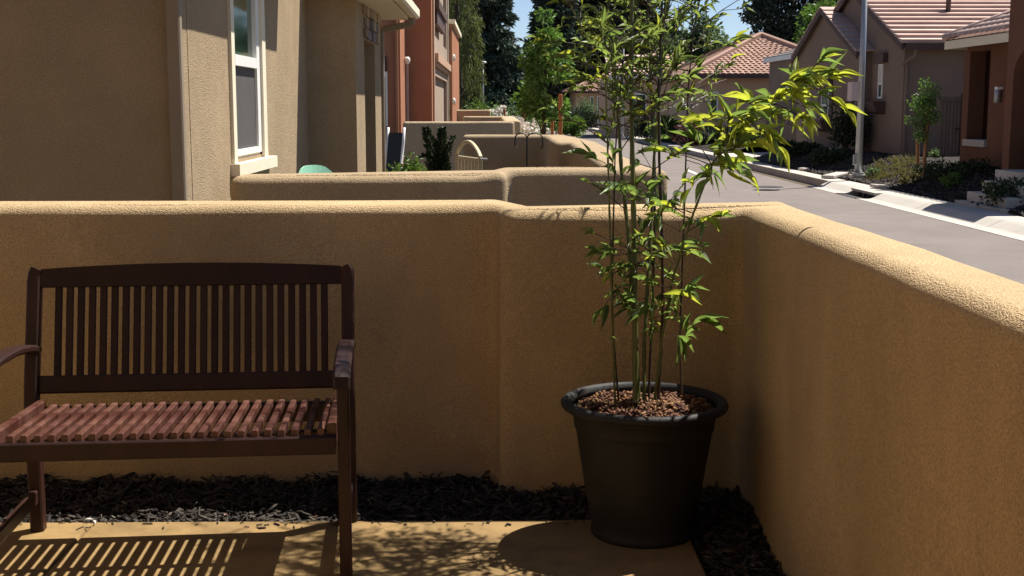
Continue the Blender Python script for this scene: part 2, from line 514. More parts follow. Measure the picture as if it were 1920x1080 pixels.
# ------------------------------------------------------------------ ground, road, pavement
mb = MB(); mb.add([(-400, -200, -.16), (400, -200, -.16), (400, 900, -.16), (-400, 900, -.16)], [(0, 1, 2, 3)])
struct('ground', mb, M['ground'])
mb = MB(); mb.box(-14, 1.3, 8.4, 90, -.2, -.02)
struct('courtyard_ground', mb, M['ground'])
mb = MB(); mb.box(-14, 1.3, 5.28, 8.396, -.2, -.025)
struct('darkened_side_yard', mb, M['soil'])  # unseen ground, kept dark to cut light bouncing onto the second wall
mb = MB(); mb.add([(2.4, -12, -.1), (6.36, -12, -.1), (6.36, 92, -.1), (2.4, 92, -.1)], [(0, 1, 2, 3)])
mb.add([(-30, 92, -.1), (40, 92, -.1), (40, 98, -.1), (-30, 98, -.1)], [(0, 1, 2, 3)])
struct('road', mb, M['asphalt'])
mb = MB(); mb.add([(4.80, 29.6, -.096), (4.90, 29.6, -.096), (4.99, 32.8, -.096), (4.89, 32.8, -.096)], [(0, 1, 2, 3)])
tag(struct('road_marking', mb, M['paint']))

# gutter and kerb in poured lengths, pavement in panels
gut = bpy.data.objects.new('kerb', None); COL.objects.link(gut); gut['kind'] = 'structure'
walk = bpy.data.objects.new('pavement', None); COL.objects.link(walk); walk['kind'] = 'structure'
def kerb_profile(y0, y1, mbx):
    pts = [(6.36, -.16), (6.36, -.094), (6.58, -.10), (6.63, -.090), (6.78, -.020), (6.815, -.005), (6.85, .0), (6.85, -.16)]
    mbx.prism([(x, y0, z) for x, z in pts], (0, y1 - y0, 0))
yy = -10.0
while yy < 92:
    ln = 3.0
    y0, y1 = yy + .006, yy + ln - .006
    for a, b in ((y0, min(y1, 22.35)), (max(y0, 23.85), y1)):
        if b - a > .05:
            mbx = MB(); kerb_profile(a, b, mbx); obj('kerb_stone', mbx, M['gutter'], gut)
        if y1 < 22.35 or y0 > 23.85: break
    yy += ln
yy = -10.0
k = 0
while yy < 92:
    ln = 1.5
    zt = .0 + rnd.uniform(-.0015, .0015)
    mbx = MB()
    mbx.prism([(6.857, yy + .006, -.16), (6.857, yy + .006, zt - .005), (6.862, yy + .006, zt), (7.27, yy + .006, zt), (7.275, yy + .006, zt - .005), (7.275, yy + .006, -.16)], (0, ln - .012, 0))
    obj('paving_slab', mbx, M['walk'], walk)
    yy += ln
# driveway beyond the lamp post bed
mb = MB()
mb.prism([(6.9, 37.2, .005), (7.28, 37.2, .007), (12.5, 38.2, .16), (12.5, 41.2, .16), (7.28, 41.4, .007), (6.9, 41.4, .005)], (0, 0, -.1))
struct('driveway', mb, M['walk'])
mb = MB()
mb.prism([(6.9, 70.5, .005), (7.28, 70.5, .007), (16, 71, .10), (16, 78.0, .10), (7.28, 79.4, .007), (6.9, 79.4, .005)], (0, 0, -.1))
struct('driveway', mb, M['walk'])

# kerb inlet
t = thing('storm_drain', 'dark storm drain opening cut into the pale kerb', 'storm drain', (6.6, 23.1, -.1))
mb = MB(); mb.box(6.66, 6.83, 22.35, 23.85, -.16, -.135); mb.box(6.83, 6.856, 22.35, 23.85, -.135, -.047)
obj('throat', mb, M['iron'], t)
mb = MB(); mb.prism([(6.36, 22.6, -.092), (6.36, 23.6, -.092), (6.66, 23.85, -.128), (6.66, 22.35, -.128)], (0, 0, -.04))
obj('apron', mb, M['iron'], t)
mb = MB(); mb.box(6.69, 6.856, 22.352, 23.848, -.045, .0); obj('top_plate', mb, M['walk'], t)
mb = MB(); mb.box(6.70, 6.74, 23.05, 23.15, -.13, -.047); obj('bar', mb, M['iron'], t)

# dark round disc with a ring, flat on the road
t = thing('road_disc', 'round dark disc in the grey road', 'manhole cover', (5.52, 25.7, -.1))
mb = MB(); mb.lathe([(0, .004), (.25, .004), (.25, .008), (0, .008)], (5.52, 25.7, -.1), 24); obj('top_plate', mb, M['iron'], t)
mb = MB(); mb.lathe([(.262, -.01), (.262, .006), (.31, .006), (.31, -.01)], (5.52, 25.7, -.1), 24); obj('ring', mb, M['iron'], t)

# planted slope on the far side of the street
def bedz(x, y):
    t = min(1, max(0, (x - 7.3) / 1.6))
    return .015 + .40 * t * t * (3 - 2 * t) * min(1, max(0.25, (60 - y) / 25)) + .02 * hnoise(x * 2, y * 2, 1.4)
def grid(x0, x1, nx, y0, y1, ny, fz, m, name):
    mb = MB(); v = []; f = []
    for j in range(ny + 1):
        for i in range(nx + 1):
            x = x0 + (x1 - x0) * i / nx; y = y0 + (y1 - y0) * j / ny
            v.append((x, y, fz(x, y)))
    for j in range(ny):
        for i in range(nx):
            a = j * (nx + 1) + i
            f.append((a, a + 1, a + nx + 2, a + nx + 1))
    mb.add(v, f)
    return struct(name, mb, m, smooth=True)
grid(7.285, 16, 40, 2, 37.2, 170, bedz, M['soil'], 'planting_bed')
grid(7.285, 16, 40, 41.4, 70.5, 120, bedz, M['soil'], 'planting_bed')
grid(1.25, 2.38, 8, -3, 92, 260, lambda x, y: -.07 + .03 * hnoise(x * 3, y * 3), M['soil'], 'street_verge')

# near patio slabs
pat = bpy.data.objects.new('patio', None); COL.objects.link(pat); pat['kind'] = 'structure'
def slab(x0, x1, y0, y1):
    c = .010
    mb = MB()
    v = [(x0, y0, -.12), (x1, y0, -.12), (x1, y1, -.12), (x0, y1, -.12),
         (x0, y0, -c), (x1, y0, -c), (x1, y1, -c), (x0, y1, -c),
         (x0 + c * .4, y0 + c * .4, -c * .3), (x1 - c * .4, y0 + c * .4, -c * .3), (x1 - c * .4, y1 - c * .4, -c * .3), (x0 + c * .4, y1 - c * .4, -c * .3),
         (x0 + c, y0 + c, 0), (x1 - c, y0 + c, 0), (x1 - c, y1 - c, 0), (x0 + c, y1 - c, 0)]
    f = [(12, 13, 14, 15)]
    for l in (0, 4, 8):
        for k in range(4):
            f.append((l + k, l + (k + 1) % 4, l + 4 + (k + 1) % 4, l + 4 + k))
    mb.add(v, f)
    obj('slab', mb, M['concrete'], pat)
for x0, x1 in ((-5.2, -1.462), (-1.458, .69)):
    for y0, y1 in ((-3, -.012), (-.008, 2.296), (2.300, 4.53)):
        slab(x0, x1, y0, y1)

# soil under the mulch by the near wall
def mulz(x, y):
    if x < .7:
        t = (y - 4.5) / .5
    else:
        t = (x - .66) / .3
    return -.058 + .046 * max(0, min(1.0, t * 1.6)) + (.012 + .020 * max(0, min(1, t))) * hnoise(x * 2.2, y * 2.2, 1.3, 2)
grid(-5, .72, 110, 4.50, 5.07, 16, mulz, M['soil'], 'mulch_bed')
grid(.685, .97, 8, -2.5, 4.50, 110, mulz, M['soil'], 'mulch_bed')


def chips(name, n, sampler, m, lmin, lmax, wmin, wmax, flat=0.35, seed=1):
    g = np.random.default_rng(seed)
    V = np.zeros((n, 8, 3)); 
    base = np.array([[-1, -1, -1], [1, -1, -1], [1, 1, -1], [-1, 1, -1], [-.7, -.8, 1], [.8, -.6, 1], [.7, .8, 1], [-.8, .7, 1]], float) / 2
    for i in range(n):
        x, y, z = sampler(g)
        L = lmin + (lmax - lmin) * g.random() ** 1.8; W = wmin + (wmax - wmin) * g.random() ** 1.6 * (1.5 if g.random() < .15 else 1); H = W * g.uniform(.25, .7)
        yaw = g.uniform(0, 2 * math.pi); pit = g.normal(0, flat); rol = g.normal(0, .5)
        Rm = np.array((Matrix.Rotation(yaw, 3, 'Z') @ Matrix.Rotation(pit, 3, 'Y') @ Matrix.Rotation(rol, 3, 'X')))
        b = base.copy(); b[:, 1] += .25 * (b[:, 0] ** 2) * g.choice([-1, 1])
        V[i] = (b * [L, W, H]) @ Rm.T + [x, y, z]
    fc = np.array([[0, 3, 2, 1], [4, 5, 6, 7], [0, 1, 5, 4], [1, 2, 6, 5], [2, 3, 7, 6], [3, 0, 4, 7]])
    F = (np.arange(n)[:, None, None] * 8 + fc[None]).reshape(-1, 4)
    me = npmesh(name, V.reshape(-1, 3), F)
    return link(name, me, m)


def npmesh(name, V, F, smooth=False):
    me = bpy.data.meshes.new(name)
    k = F.shape[1]
    me.vertices.add(len(V)); me.vertices.foreach_set('co', np.asarray(V, np.float32).ravel())
    me.loops.add(F.size); me.loops.foreach_set('vertex_index', np.asarray(F, np.int32).ravel())
    me.polygons.add(len(F))
    me.polygons.foreach_set('loop_start', np.arange(0, F.size, k, dtype=np.int32))
    me.polygons.foreach_set('loop_total', np.full(len(F), k, np.int32))
    if smooth:
        me.polygons.foreach_set('use_smooth', np.ones(len(F), bool))
    me.update(calc_edges=True); me.validate()
    return me


def s_back(g):
    while True:
        x = g.uniform(-2.3, .96); y = g.uniform(4.535, 5.03 if x < 0 else 4.85)
        return x, y, mulz(x, y) + g.uniform(0, .018) + (.028 * g.random() ** 3 if y > (4.95 if x < 0 else 4.78) else 0)
def s_right(g):
    x = g.uniform(.71, .95); y = g.uniform(2.6, 4.9)
    return x, y, mulz(x, y) + g.uniform(0, .022)
tag(chips('bark_mulch', 7500, s_back, M['chip'], .012, .11, .004, .017, seed=4), 'dark shredded bark mulch strip between patio edge and tan wall behind the bench', 'mulch', kind='stuff')
tag(chips('bark_mulch', 3200, s_right, M['chip'], .012, .10, .004, .016, seed=5), 'dark bark mulch strip along the right wall beside the pot', 'mulch', kind='stuff')
tag(chips('bark_mulch', 1100, s_back, M['paleshred'], .015, .06, .003, .009, seed=14), 'pale shreds, coloured like sunlit chips, scattered through the dark mulch behind the bench', 'mulch', kind='stuff')
def s_spill(g):
    x = g.uniform(-1.9, .6); return x, 4.53 - .09 * g.random() ** 2.2, .004
tag(chips('bark_mulch', 110, s_spill, M['chip'], .01, .04, .003, .008, flat=.05, seed=15), 'loose bark crumbs spilled along the patio edge', 'mulch', kind='stuff')
def s_street(g):
    x = 7.3 + 1.6 * g.random() ** 1.3; y = g.uniform(17, 34)
    return x, y, bedz(x, y) + .01
tag(chips('bark_mulch', 6000, s_street, M['chip'], .04, .12, .02, .05, seed=6), 'dark bark mulch on the planted slope across the street', 'mulch', kind='stuff')


# ------------------------------------------------------------------ foliage tools
def unit(a):
    return a / np.maximum(1e-9, np.linalg.norm(a, axis=1, keepdims=True))


def leaf_cards(P, D, L, W, seed=0, tri=False, bend=0.0):
    """one pointed leaf per row, folded along its midrib"""
    g = np.random.default_rng(seed)
    n = len(P)
    D = unit(D)
    N = unit(np.cross(D, g.normal(size=(n, 3))))
    N[:, 2] = np.abs(N[:, 2]); 
    S = unit(np.cross(D, N))
    L = L[:, None]; W = W[:, None]
    fold = .18
    a = P; b = P + D * L * .45 + S * W * .5 + N * W * fold; c = P + D * L - N * L * bend; d = P + D * L * .45 - S * W * .5 + N * W * fold
    V = np.stack([a, b, c, d], 1).reshape(-1, 3)
    F = np.arange(n * 4).reshape(n, 4)
    F = np.concatenate([F[:, [0, 1, 2]], F[:, [0, 2, 3]]])
    return V, F


def crown(name, parent, m, clumps, per, lsize, seed=0, down=0.2, wratio=.5):
    """clumps: list of (x,y,z,r); leaves scattered in each clump, thicker at its rim"""
    g = np.random.default_rng(seed)
    P = []; D = []; L = []
    for (x, y, z, r) in clumps:
        k = max(6, int(per * (r / clumps[0][3]) ** 2))
        d = unit(g.normal(size=(k, 3)))
        rad = r * g.random((k, 1)) ** .45
        p = np.array([x, y, z]) + d * rad * [1, 1, .8]
        P.append(p); D.append(d + g.normal(size=(k, 3)) * .7 + [0, 0, -down]); L.append(lsize * g.uniform(.6, 1.25, k))
    P = np.concatenate(P); D = np.concatenate(D); L = np.concatenate(L)
    V, F = leaf_cards(P, D, L, L * wratio, seed + 1)
    return link(name, npmesh(name, V, F), m, parent)


def ell_clumps(c, rx, ry, rz, n, rc, g, inner=.35, taper=0.0):
    out = []
    for _ in range(n):
        d = Vector((g.gauss(0, 1), g.gauss(0, 1), g.gauss(0, 1))).normalized()
        s = inner + (1 - inner) * g.random() ** .6
        tz = d.z * s
        k = 1 - taper * max(0, tz)
        out.append((c[0] + d.x * s * rx * k, c[1] + d.y * s * ry * k, c[2] + tz * rz, rc * g.uniform(.6, 1.25)))
    return out


def broad_tree(name, label, cat, base, h, cz, rx, rz, m, ncl, per, ls, rc, tr=.05, seed=1, group=None, taper=.3, ry=None, trunkmat=None):
    g = random.Random(seed)
    t = thing(name, label, cat, base, group)
    b = Vector(base)
    cl = ell_clumps((b.x, b.y, b.z + cz), rx, ry or rx, rz, ncl, rc, g, taper=taper)
    mb = MB()
    top = b + Vector((g.uniform(-.1, .1) * rx, 0, cz + rz * .55))
    mid = b.lerp(top, .5) + Vector((g.uniform(-.08, .08) * rx, g.uniform(-.08, .08) * rx, 0))
    mb.tube([b - Vector((0, 0, .1)), b.lerp(mid, .5), mid, mid.lerp(top, .5), top], [tr * 1.25, tr, tr * .8, tr * .5, tr * .15], 8)
    for q in cl[::max(1, len(cl) // 12)]:
        q = Vector(q[:3])
        s = b + Vector((0, 0, max(.15 * h, (q.z - b.z) * .6)))
        ax = b.lerp(top, min(1, (s.z - b.z) / max(.1, top.z - b.z)))
        mb.tube([ax, ax.lerp(q, .5) + Vector((0, 0, .05 * rz)), q], [tr * .45, tr * .3, tr * .08], 5)
    obj('trunk', mb, trunkmat or M['bark'], t, True)
    crown('crown', t, m, cl, per, ls, seed)
    return t


def shrub(name, label, base, rx, ry, h, m, n, ls, seed=1, group=None, cat='shrub', up=.3):
    g = np.random.default_rng(seed)
    k = max(5, n // 60)
    cl = []
    r2 = random.Random(seed)
    for _ in range(k):
        a = r2.uniform(0, 6.283); s = r2.random() ** .5
        z = r2.uniform(.25, .8) * h * (1 - .4 * s * s)
        cl.append((base[0] + math.cos(a) * s * rx * .75, base[1] + math.sin(a) * s * ry * .75, base[2] + z, .28 * (rx + h) / 1.5 * r2.uniform(.6, 1.2)))
    t = thing(name, label, cat, base, group)
    mb = MB()
    for q in cl[:9]:
        mb.tube([(base[0], base[1], base[2] - .05), (base[0] * .5 + q[0] * .5, base[1] * .5 + q[1] * .5, base[2] + (q[2] - base[2]) * .6), q[:3]], [.012, .008, .003], 4)
    obj('stem', mb, M['bark'], t)
    crown('foliage', t, m, cl, max(8, n // k), ls, seed, down=-up)
    return t

# ------------------------------------------------------------------ bench
def build_bench():
    t = thing('garden_bench', 'dark reddish brown slatted wooden garden bench standing by the tan wall', 'bench',
              (-1.077, 4.485, 0), local=True, rz=R(4.6))
    t.scale = (1, 1, 1.022)
    W = M['wood']; hw = .555
    for s in (-1, 1):
        x = s * hw
        mb = MB()   # rear post: upright below the seat, raked back above it, rounded head
        mb.beam([(x, 0, 0), (x, 0, .43), (x, .012, .50), (x, .125, .865)], .046, .055, .006, up=(0, 1, 0))
        mb.beam([(x, .125, .865), (x - s * .002, .131, .885), (x - s * .010, .135, .902)], .046, .055, .006, up=(0, 1, 0))
        obj('rear_leg', mb, W, t)
        mb = MB()
        mb.beam([(x + s * .002, -.56, 0), (x + s * .002, -.56, .63)], .039, .055, .006, up=(0, 1, 0))
        obj('front_leg', mb, W, t)
        mb = MB()   # arm: slightly bowed, curling down over the front leg
        pts = [(x, .06, .632), (x, -.06, .655), (x, -.2, .672), (x, -.36, .676), (x, -.48, .672), (x, -.555, .662), (x, -.592, .640), (x, -.600, .61)]
        mb.beam(pts, .056, .028, .008)
        obj('armrest', mb, M['wood'], t)
        mb = MB(); mb.beam([(x, -.03, .128), (x, -.54, .128)], .026, .05, .005); obj('stretcher', mb, W, t)
        mb = MB(); mb.beam([(s * (hw - .037), -.018, .430), (s * (hw - .037), -.560, .456)], .030, .075, .005); obj('side_rail', mb, M['seatwood'], t)
    # rails
    mb = MB(); mb.beam([(-hw + .0235, -.572, .430), (hw - .0235, -.572, .430)], .028, .058, .005); obj('front_rail', mb, W, t)
    mb = MB(); mb.beam([(-hw + .0235, -.004, .405), (hw - .0235, -.004, .405)], .028, .07, .005); obj('rear_rail', mb, W, t)
    mb = MB(); mb.beam([(-hw + .0235, .022, .513), (hw - .0235, .022, .513)], .028, .062, .005, up=(0, .28, 1)); obj('back_rail', mb, W, t)
    mb = MB(); n = 14
    bot = []; top = []
    for i in range(n + 1):
        u = -1 + 2 * i / n
        bot.append((u * (hw - .0235), .112, .842)); top.append((u * (hw - .0235), .128, .902 + .017 * (1 - u * u)))
    v = []; dn = Vector((0, .014, -.004))
    for p in bot + top: v.append(Vector(p) - dn)
    for p in bot + top: v.append(Vector(p) + dn)
    k = n + 1; f = []
    for i in range(n):
        f += [(i, i + 1, k + i + 1, k + i), (2 * k + i, 2 * k + k + i, 2 * k + k + i + 1, 2 * k + i + 1),
              (k + i, k + i + 1, 3 * k + i + 1, 3 * k + i), (i, 2 * k + i, 2 * k + i + 1, i + 1)]
    f += [(0, k, 3 * k, 2 * k), (n, 2 * k + n, 3 * k + n, k + n)]
    mb.add(v, f); obj('top_rail', mb, W, t)
    mb = MB(); mb.beam([(-hw + .03, -.30, .395), (hw - .03, -.30, .395)], .03, .03, .004); obj('seat_bearer', mb, W, t)
    # slats share meshes
    mb = MB(); mb.beam([(0, .028, .535), (0, .118, .855)], .0248, .014, .003, up=(0, 1, -.25)); bs = mb.mesh('back_slat')
    for i in range(25):
        o = link('back_slat', bs, W, t); o.location = (-.470 + .94 * i / 24, 0, 0)
    mb = MB(); mb.beam([(0, -.02, .442), (0, -.28, .452), (0, -.568, .466)], .021, .026, .003); ss = mb.mesh('seat_slat')
    for i in range(24):
        o = link('seat_slat', ss, M['seatwood'], t); o.location = (-.470 + .955 * i / 23, 0, rnd.uniform(-.0012, .0012))
    return t
build_bench()

# ------------------------------------------------------------------ pot and its soil
PC = Vector((.528, 4.385, 0))
t = thing('plant_pot', 'big charcoal black round planter in the corner of the patio', 'plant pot', PC)
mb = MB()
mb.lathe([(0, .004), (.165, .004), (.178, .0), (.184, .008), (.183, .022), (.178, .028), (.186, .06), (.203, .15), (.222, .27), (.238, .37), (.241, .385),
          (.2455, .389), (.2455, .400), (.249, .420), (.257, .440), (.272, .456), (.266, .458), (.250, .440), (.232, .40), (.155, .03), (0, .03)], PC, 72)
obj('body', mb, M['pot'], t, True)
mb = MB()
prof = []
for k in range(13):
    a = -math.pi * .55 + k / 12 * math.pi * 1.15
    prof.append((.275 + .018 * math.cos(a), .470 + .017 * math.sin(a)))
prof += [(.262, .480), (.256, .470), (.252, .455), (.262, .455)]
mb.lathe(prof, PC, 72, close=True)
obj('rim', mb, M['pot'], t, True)
def potz(x, y):
    r = math.hypot(x - PC.x, y - PC.y)
    return .443 + .022 * (1 - (r / .25) ** 2) + .016 * hnoise(x * 9, y * 9, 1)
mb = MB(); v = [(PC.x, PC.y, potz(PC.x, PC.y))]; f = []
for j in range(1, 11):
    for k in range(40):
        a = 2 * math.pi * k / 40; r = .245 * j / 10
        x, y = PC.x + r * math.cos(a), PC.y + r * math.sin(a)
        v.append((x, y, potz(x, y)))
for k in range(40):
    f.append((0, 1 + k, 1 + (k + 1) % 40))
for j in range(9):
    for k in range(40):
        a = 1 + j * 40
        f.append((a + k, a + 40 + k, a + 40 + (k + 1) % 40, a + (k + 1) % 40))
mb.add(v, f)
obj('soil', mb, M['soil'], t, True)
def s_pot(g):
    a = g.uniform(0, 2 * math.pi); r = .24 * math.sqrt(g.random())
    x, y = PC.x + r * math.cos(a), PC.y + r * math.sin(a)
    return x, y, potz(x, y) + g.uniform(-.004, .012)
tag(chips('potting_bark', 2600, s_pot, M['potchip'], .008, .035, .004, .014, flat=.5, seed=9), 'reddish brown potting bark filling the black planter', 'potting bark', kind='stuff')


# ------------------------------------------------------------------ bamboo
def leaf_mesh(name, droop, curl, twist):
    """pointed bamboo leaf, unit length along +X, folded at the midrib, tip drooping"""
    n = 7; v = []; f = []
    for i in range(n + 1):
        u = i / n
        wv = .5 * (math.sin(math.pi * min(1, u * 1.0 + .02) ** .75)) * (1 - u ** 3 * .6) if 0 < u < 1 else (.06 if u == 0 else 0)
        z = -droop * u * u + .02 * math.sin(u * 5 + twist); y0 = curl * u * u
        tw = twist * u * .5
        for s in (-1, 0, 1):
            yy = s * wv; zz = abs(s) * wv * .35
            v.append((u * (1 - .25 * droop * u), y0 + yy * math.cos(tw), z + zz + yy * math.sin(tw)))
    for i in range(n):
        a = i * 3
        f += [(a, a + 1, a + 4, a + 3), (a + 1, a + 2, a + 5, a + 4)]
    return v, f
LEAF = [leaf_mesh('leaf', d, c, tw) for d, c, tw in ((.05, .05, .3), (.14, -.08, -.5), (.26, .06, .6), (.45, 0, -.3))]
LEAF_ME = {}
for i, (v, f) in enumerate(LEAF):
    for kind in ('leaf', 'leafyellow'):
        mb = MB(); mb.add([(x, y * .175, z * (1 if abs(z) > 2 else 1) if True else z) for x, y, z in v], f)
        me = bpy.data.meshes.new('leaf')
        vv = [(x, y * .175 * 1.0, z * 1.0) for x, y, z in v]
        me.from_pydata(vv, [], f); me.polygons.foreach_set('use_smooth', [True] * len(me.polygons))
        me.materials.append(M[kind]); LEAF_ME[(i, kind)] = me

bam = thing('bamboo_plant', 'tall thin bamboo with narrow green leaves, many tinted yellow as if backlit, growing in the black planter', 'bamboo', (PC.x, PC.y, .43))
leaves = []     # (score, matrix, variant, kind)
br = random.Random(21)

def orient(pos, d, L, wr, roll):
    d = d.normalized()
    up = Vector((0, 0, 1))
    s = up.cross(d)
    if s.length < .05: s = Vector((1, 0, 0))
    s.normalize(); n = d.cross(s).normalized()
    m3 = Matrix((d, s, n)).transposed() @ Matrix.Rotation(roll, 3, 'X')
    m4 = m3.to_4x4() @ Matrix.Diagonal((L, L * wr, L, 1))
    m4.translation = pos
    return m4

WR = [.52]
def add_leaf(pos, d, L, yellow):
    kind = 'leafyellow' if br.random() < yellow else 'leaf'
    var = br.choice((0, 0, 1, 1, 2)) if WR[0] > .8 else br.choice((0, 1, 1, 2, 2, 3))
    if abs(d.normalized().z) > .8: var = 0
    leaves.append((L, orient(pos, d, L, br.uniform(.85, 1.25) * WR[0], br.gauss(0, .5)), var, kind))

twigs = MB()
def fan(pos, d, n, L, yellow, spread=.9):
    """a cluster of leaves at the end of a twig"""
    d = d.normalized()
    for k in range(n):
        q = d + Vector((br.gauss(0, spread * .55), br.gauss(0, spread * .55), br.gauss(-.22 + .35 * min(1, max(0, (pos.z - .9) / .6)), spread * .42)))
        add_leaf(pos - d * br.uniform(0, .085), q, L * br.uniform(.65, 1.2), yellow)

def branch(p, d, length, nleaf, L, yellow, sub=2):
    d = d.normalized()
    pts = [p]; q = p.copy(); dd = d.copy()
    for k in range(4):
        dd = (dd + Vector((br.gauss(0, .10), br.gauss(0, .10), -.05 + br.gauss(0, .05)))).normalized()
        q = q + dd * length / 4
        pts.append(q.copy())
    twigs.tube(pts, [.0022, .0019, .0016, .0013, .0008], 4)
    fan(pts[-1], dd, nleaf, L, yellow)
    for k in range(sub):
        i = br.choice((1, 2, 3))
        sd = (dd + Vector((br.gauss(0, .6), br.gauss(0, .6), br.gauss(.1, .35)))).normalized()
        e = pts[i] + sd * length * br.uniform(.2, .4)
        twigs.tube([pts[i], e], [.0013, .0008], 4)
        fan(e, sd, max(2, nleaf - 1), L * .95, yellow)

def culm(pix, Ys, r0, m, ztop, seed, dens, yellow=.07, Lf=.074):
    """pix: photo sight lines of the stalk from soil upward, Ys: its distance at bottom and top"""
    pts = []
    for i, (px, py) in enumerate(pix):
        pts.append(atY(px, py, Ys[0] + (Ys[1] - Ys[0]) * i / (len(pix) - 1)))
    pts[0].z = potz(pts[0].x, pts[0].y) - .02
    d = (pts[-1] - pts[-2]).normalized()
    while pts[-1].z < ztop:
        d = (d + Vector((br.gauss(0, .07), br.gauss(.05, .06), .02))).normalized()
        pts.append(pts[-1] + d * .15)
    # resample with nodes
    path = [pts[0]]
    for a, b in zip(pts, pts[1:]):
        k = max(1, int((b - a).length / .035))
        for j in range(1, k + 1): path.append(a.lerp(b, j / k))
    N = len(path); rad = []
    for i in range(N):
        u = i / N
        r = r0 * (1 - .62 * u)
        if i % 5 == 0: r *= 1.22
        rad.append(r)
    mb = MB(); mb.tube(path, rad, 8)
    obj('culm', mb, m, bam, True)
    for i in range(4, N, 2):
        p = path[i]
        dn = dens(p.z)
        for rep_ in range(4 if p.z > 1.42 else 1):
            if br.random() > dn: continue
            a = br.uniform(0, 2 * math.pi)
            # branches lean up and out
            dv = Vector((math.cos(a), math.sin(a) * .8 + (.3 if p.z > 1.4 else 0), br.uniform(.15, 1.1)))
            ln = br.uniform(.07, .24) * (1.3 if p.z > 1.3 else .8)
            branch(p, dv, ln, br.choice((3, 4, 5)), Lf * br.uniform(.75, 1.15) * (.82 if p.z > 1.42 else 1), yellow, sub=br.choice((0, 1, 1, 2)))
    return path

def dn_main(z):
    if z < .62: return .0
    if z < .78: return .16
    if z < 1.08: return .34
    if z < 1.3: return .32
    if z < 1.5: return .45
    return .95
def dn_few(z):
    return 0.08 if z < .75 else (.34 if z < 1.3 else .7)

GC, DC = M['culm'], M['culmdark']
culm([(1162, 712), (1150, 640), (1147, 560), (1150, 420), (1153, 300), (1158, 220)], (4.42, 4.42), .0042, DC, 1.62, 1, dn_few)
culm([(1192, 738), (1191, 600), (1189, 450), (1185, 260), (1184, 100), (1185, 0)], (4.36, 4.62), .0105, GC, 2.85, 2, dn_main)
culm([(1199, 735), (1186, 560), (1177, 430), (1165, 320), (1160, 230), (1152, 140), (1143, 40)], (4.40, 4.80), .0080, GC, 2.65, 3, dn_main)
culm([(1208, 742), (1208, 640), (1215, 520), (1221, 420), (1226, 300), (1238, 160), (1246, 20)], (4.38, 4.78), .0065, GC, 2.7, 4, dn_main)
culm([(1216, 742), (1222, 600), (1227, 450), (1228, 320), (1222, 200), (1216, 60)], (4.41, 4.88), .0050, DC, 2.5, 9, dn_main)
culm([(1234, 732), (1240, 640), (1243, 560), (1241, 440), (1236, 300), (1235, 160), (1241, 20)], (4.40, 4.62), .0062, DC, 2.6, 5, dn_main)
culm([(1280, 722), (1275, 660), (1277, 560), (1283, 400), (1286, 300), (1290, 170), (1300, 60), (1312, 0)], (4.46, 4.88), .0040, DC, 2.35, 6, dn_few, .3)
# arching culm that carries the big yellow-green spray on the right
WR[0] = .81
arch = culm([(1226, 738), (1240, 640), (1262, 520), (1300, 400), (1335, 310), (1378, 240), (1420, 205), (1458, 180), (1486, 162), (1504, 150)], (4.42, 4.25), .0055, GC, 0, 7,
            lambda z: 0.0, .75, .13)
for i in range(0, len(arch)):
    p = arch[i]
    t_ = (arch[min(i + 2, len(arch) - 1)] - arch[max(0, i - 2)]).normalized()
    if p.x > .64 and p.z > 1.28:
        for k in range(4):
            a = br.uniform(0, 6.283)
            dv = t_ * br.uniform(-.2, 1.3) + Vector((.75 * math.cos(a), .6 * math.sin(a), br.uniform(-.75, .38)))
            branch(p, dv, br.uniform(.05, .20), br.choice((3, 3, 4)), .095, .55, sub=br.choice((0, 1, 1)))
    elif p.x > .60 and br.random() < .4:
        a = br.uniform(0, 6.283)
        branch(p, Vector((math.cos(a), math.sin(a), .3)), br.uniform(.06, .2), 3, .10, .35, sub=1)
fan(arch[-1], Vector((1, -.1, .25)), 7, .095, .7)
WR[0] = .52
# left leaning branch at the top
lean = culm([(1160, 230), (1135, 130), (1100, 70), (1070, 10), (1050, -40)], (4.39, 4.42), .0042, GC, 2.4, 8, dn_main, .2)
WR[0] = .62
# low sprays
def spray(px, py, Y, ex, ey, eY, n, L, yel):
    a, b = atY(px, py, Y), atY(ex, ey, eY)
    m_ = a.lerp(b, .5) + Vector((0, 0, .012))
    twigs.tube([a, m_, b], [.0016, .0013, .0008], 4)
    d = (b - a)
    fan(b, d, n, L, yel, .75)
spray(1278, 640, 4.46, 1302, 606, 4.40, 4, .115, .0)
for ddx, ddz, L in ((-.05, -1, .125), (.35, -.95, .10), (.85, -.6, .085), (.2, -.75, .07)):
    add_leaf(atY(1270, 630, 4.38), Vector((ddx, -.25, ddz)), L, 0)
for ddx, ddz, L in ((1, .15, .12), (.9, -.3, .12), (.8, .05, .09)):
    add_leaf(atY(1310, 600, 4.38), Vector((ddx, -.2, ddz)), L, 0)
spray(1282, 480, 4.46, 1325, 462, 4.42, 4, .105, .4)
spray(1236, 560, 4.42, 1290, 545, 4.36, 4, .10, .3)
spray(1178, 480, 4.40, 1140, 470, 4.36, 4, .09, .2)
spray(1150, 520, 4.42, 1128, 505, 4.38, 4, .09, .1)
spray(1150, 560, 4.42, 1130, 580, 4.38, 3, .09, .0)
spray(1188, 380, 4.40, 1150, 345, 4.34, 3, .13, .1)
spray(1160, 330, 4.42, 1105, 292, 4.34, 3, .10, .1)
spray(1287, 300, 4.48, 1340, 330, 4.40, 4, .11, .4)
spray(1335, 310, 4.36, 1395, 330, 4.28, 4, .11, .5)
spray(1345, 290, 4.36, 1425, 270, 4.26, 5, .12, .5)
spray(1288, 420, 4.46, 1375, 402, 4.38, 3, .10, .4)
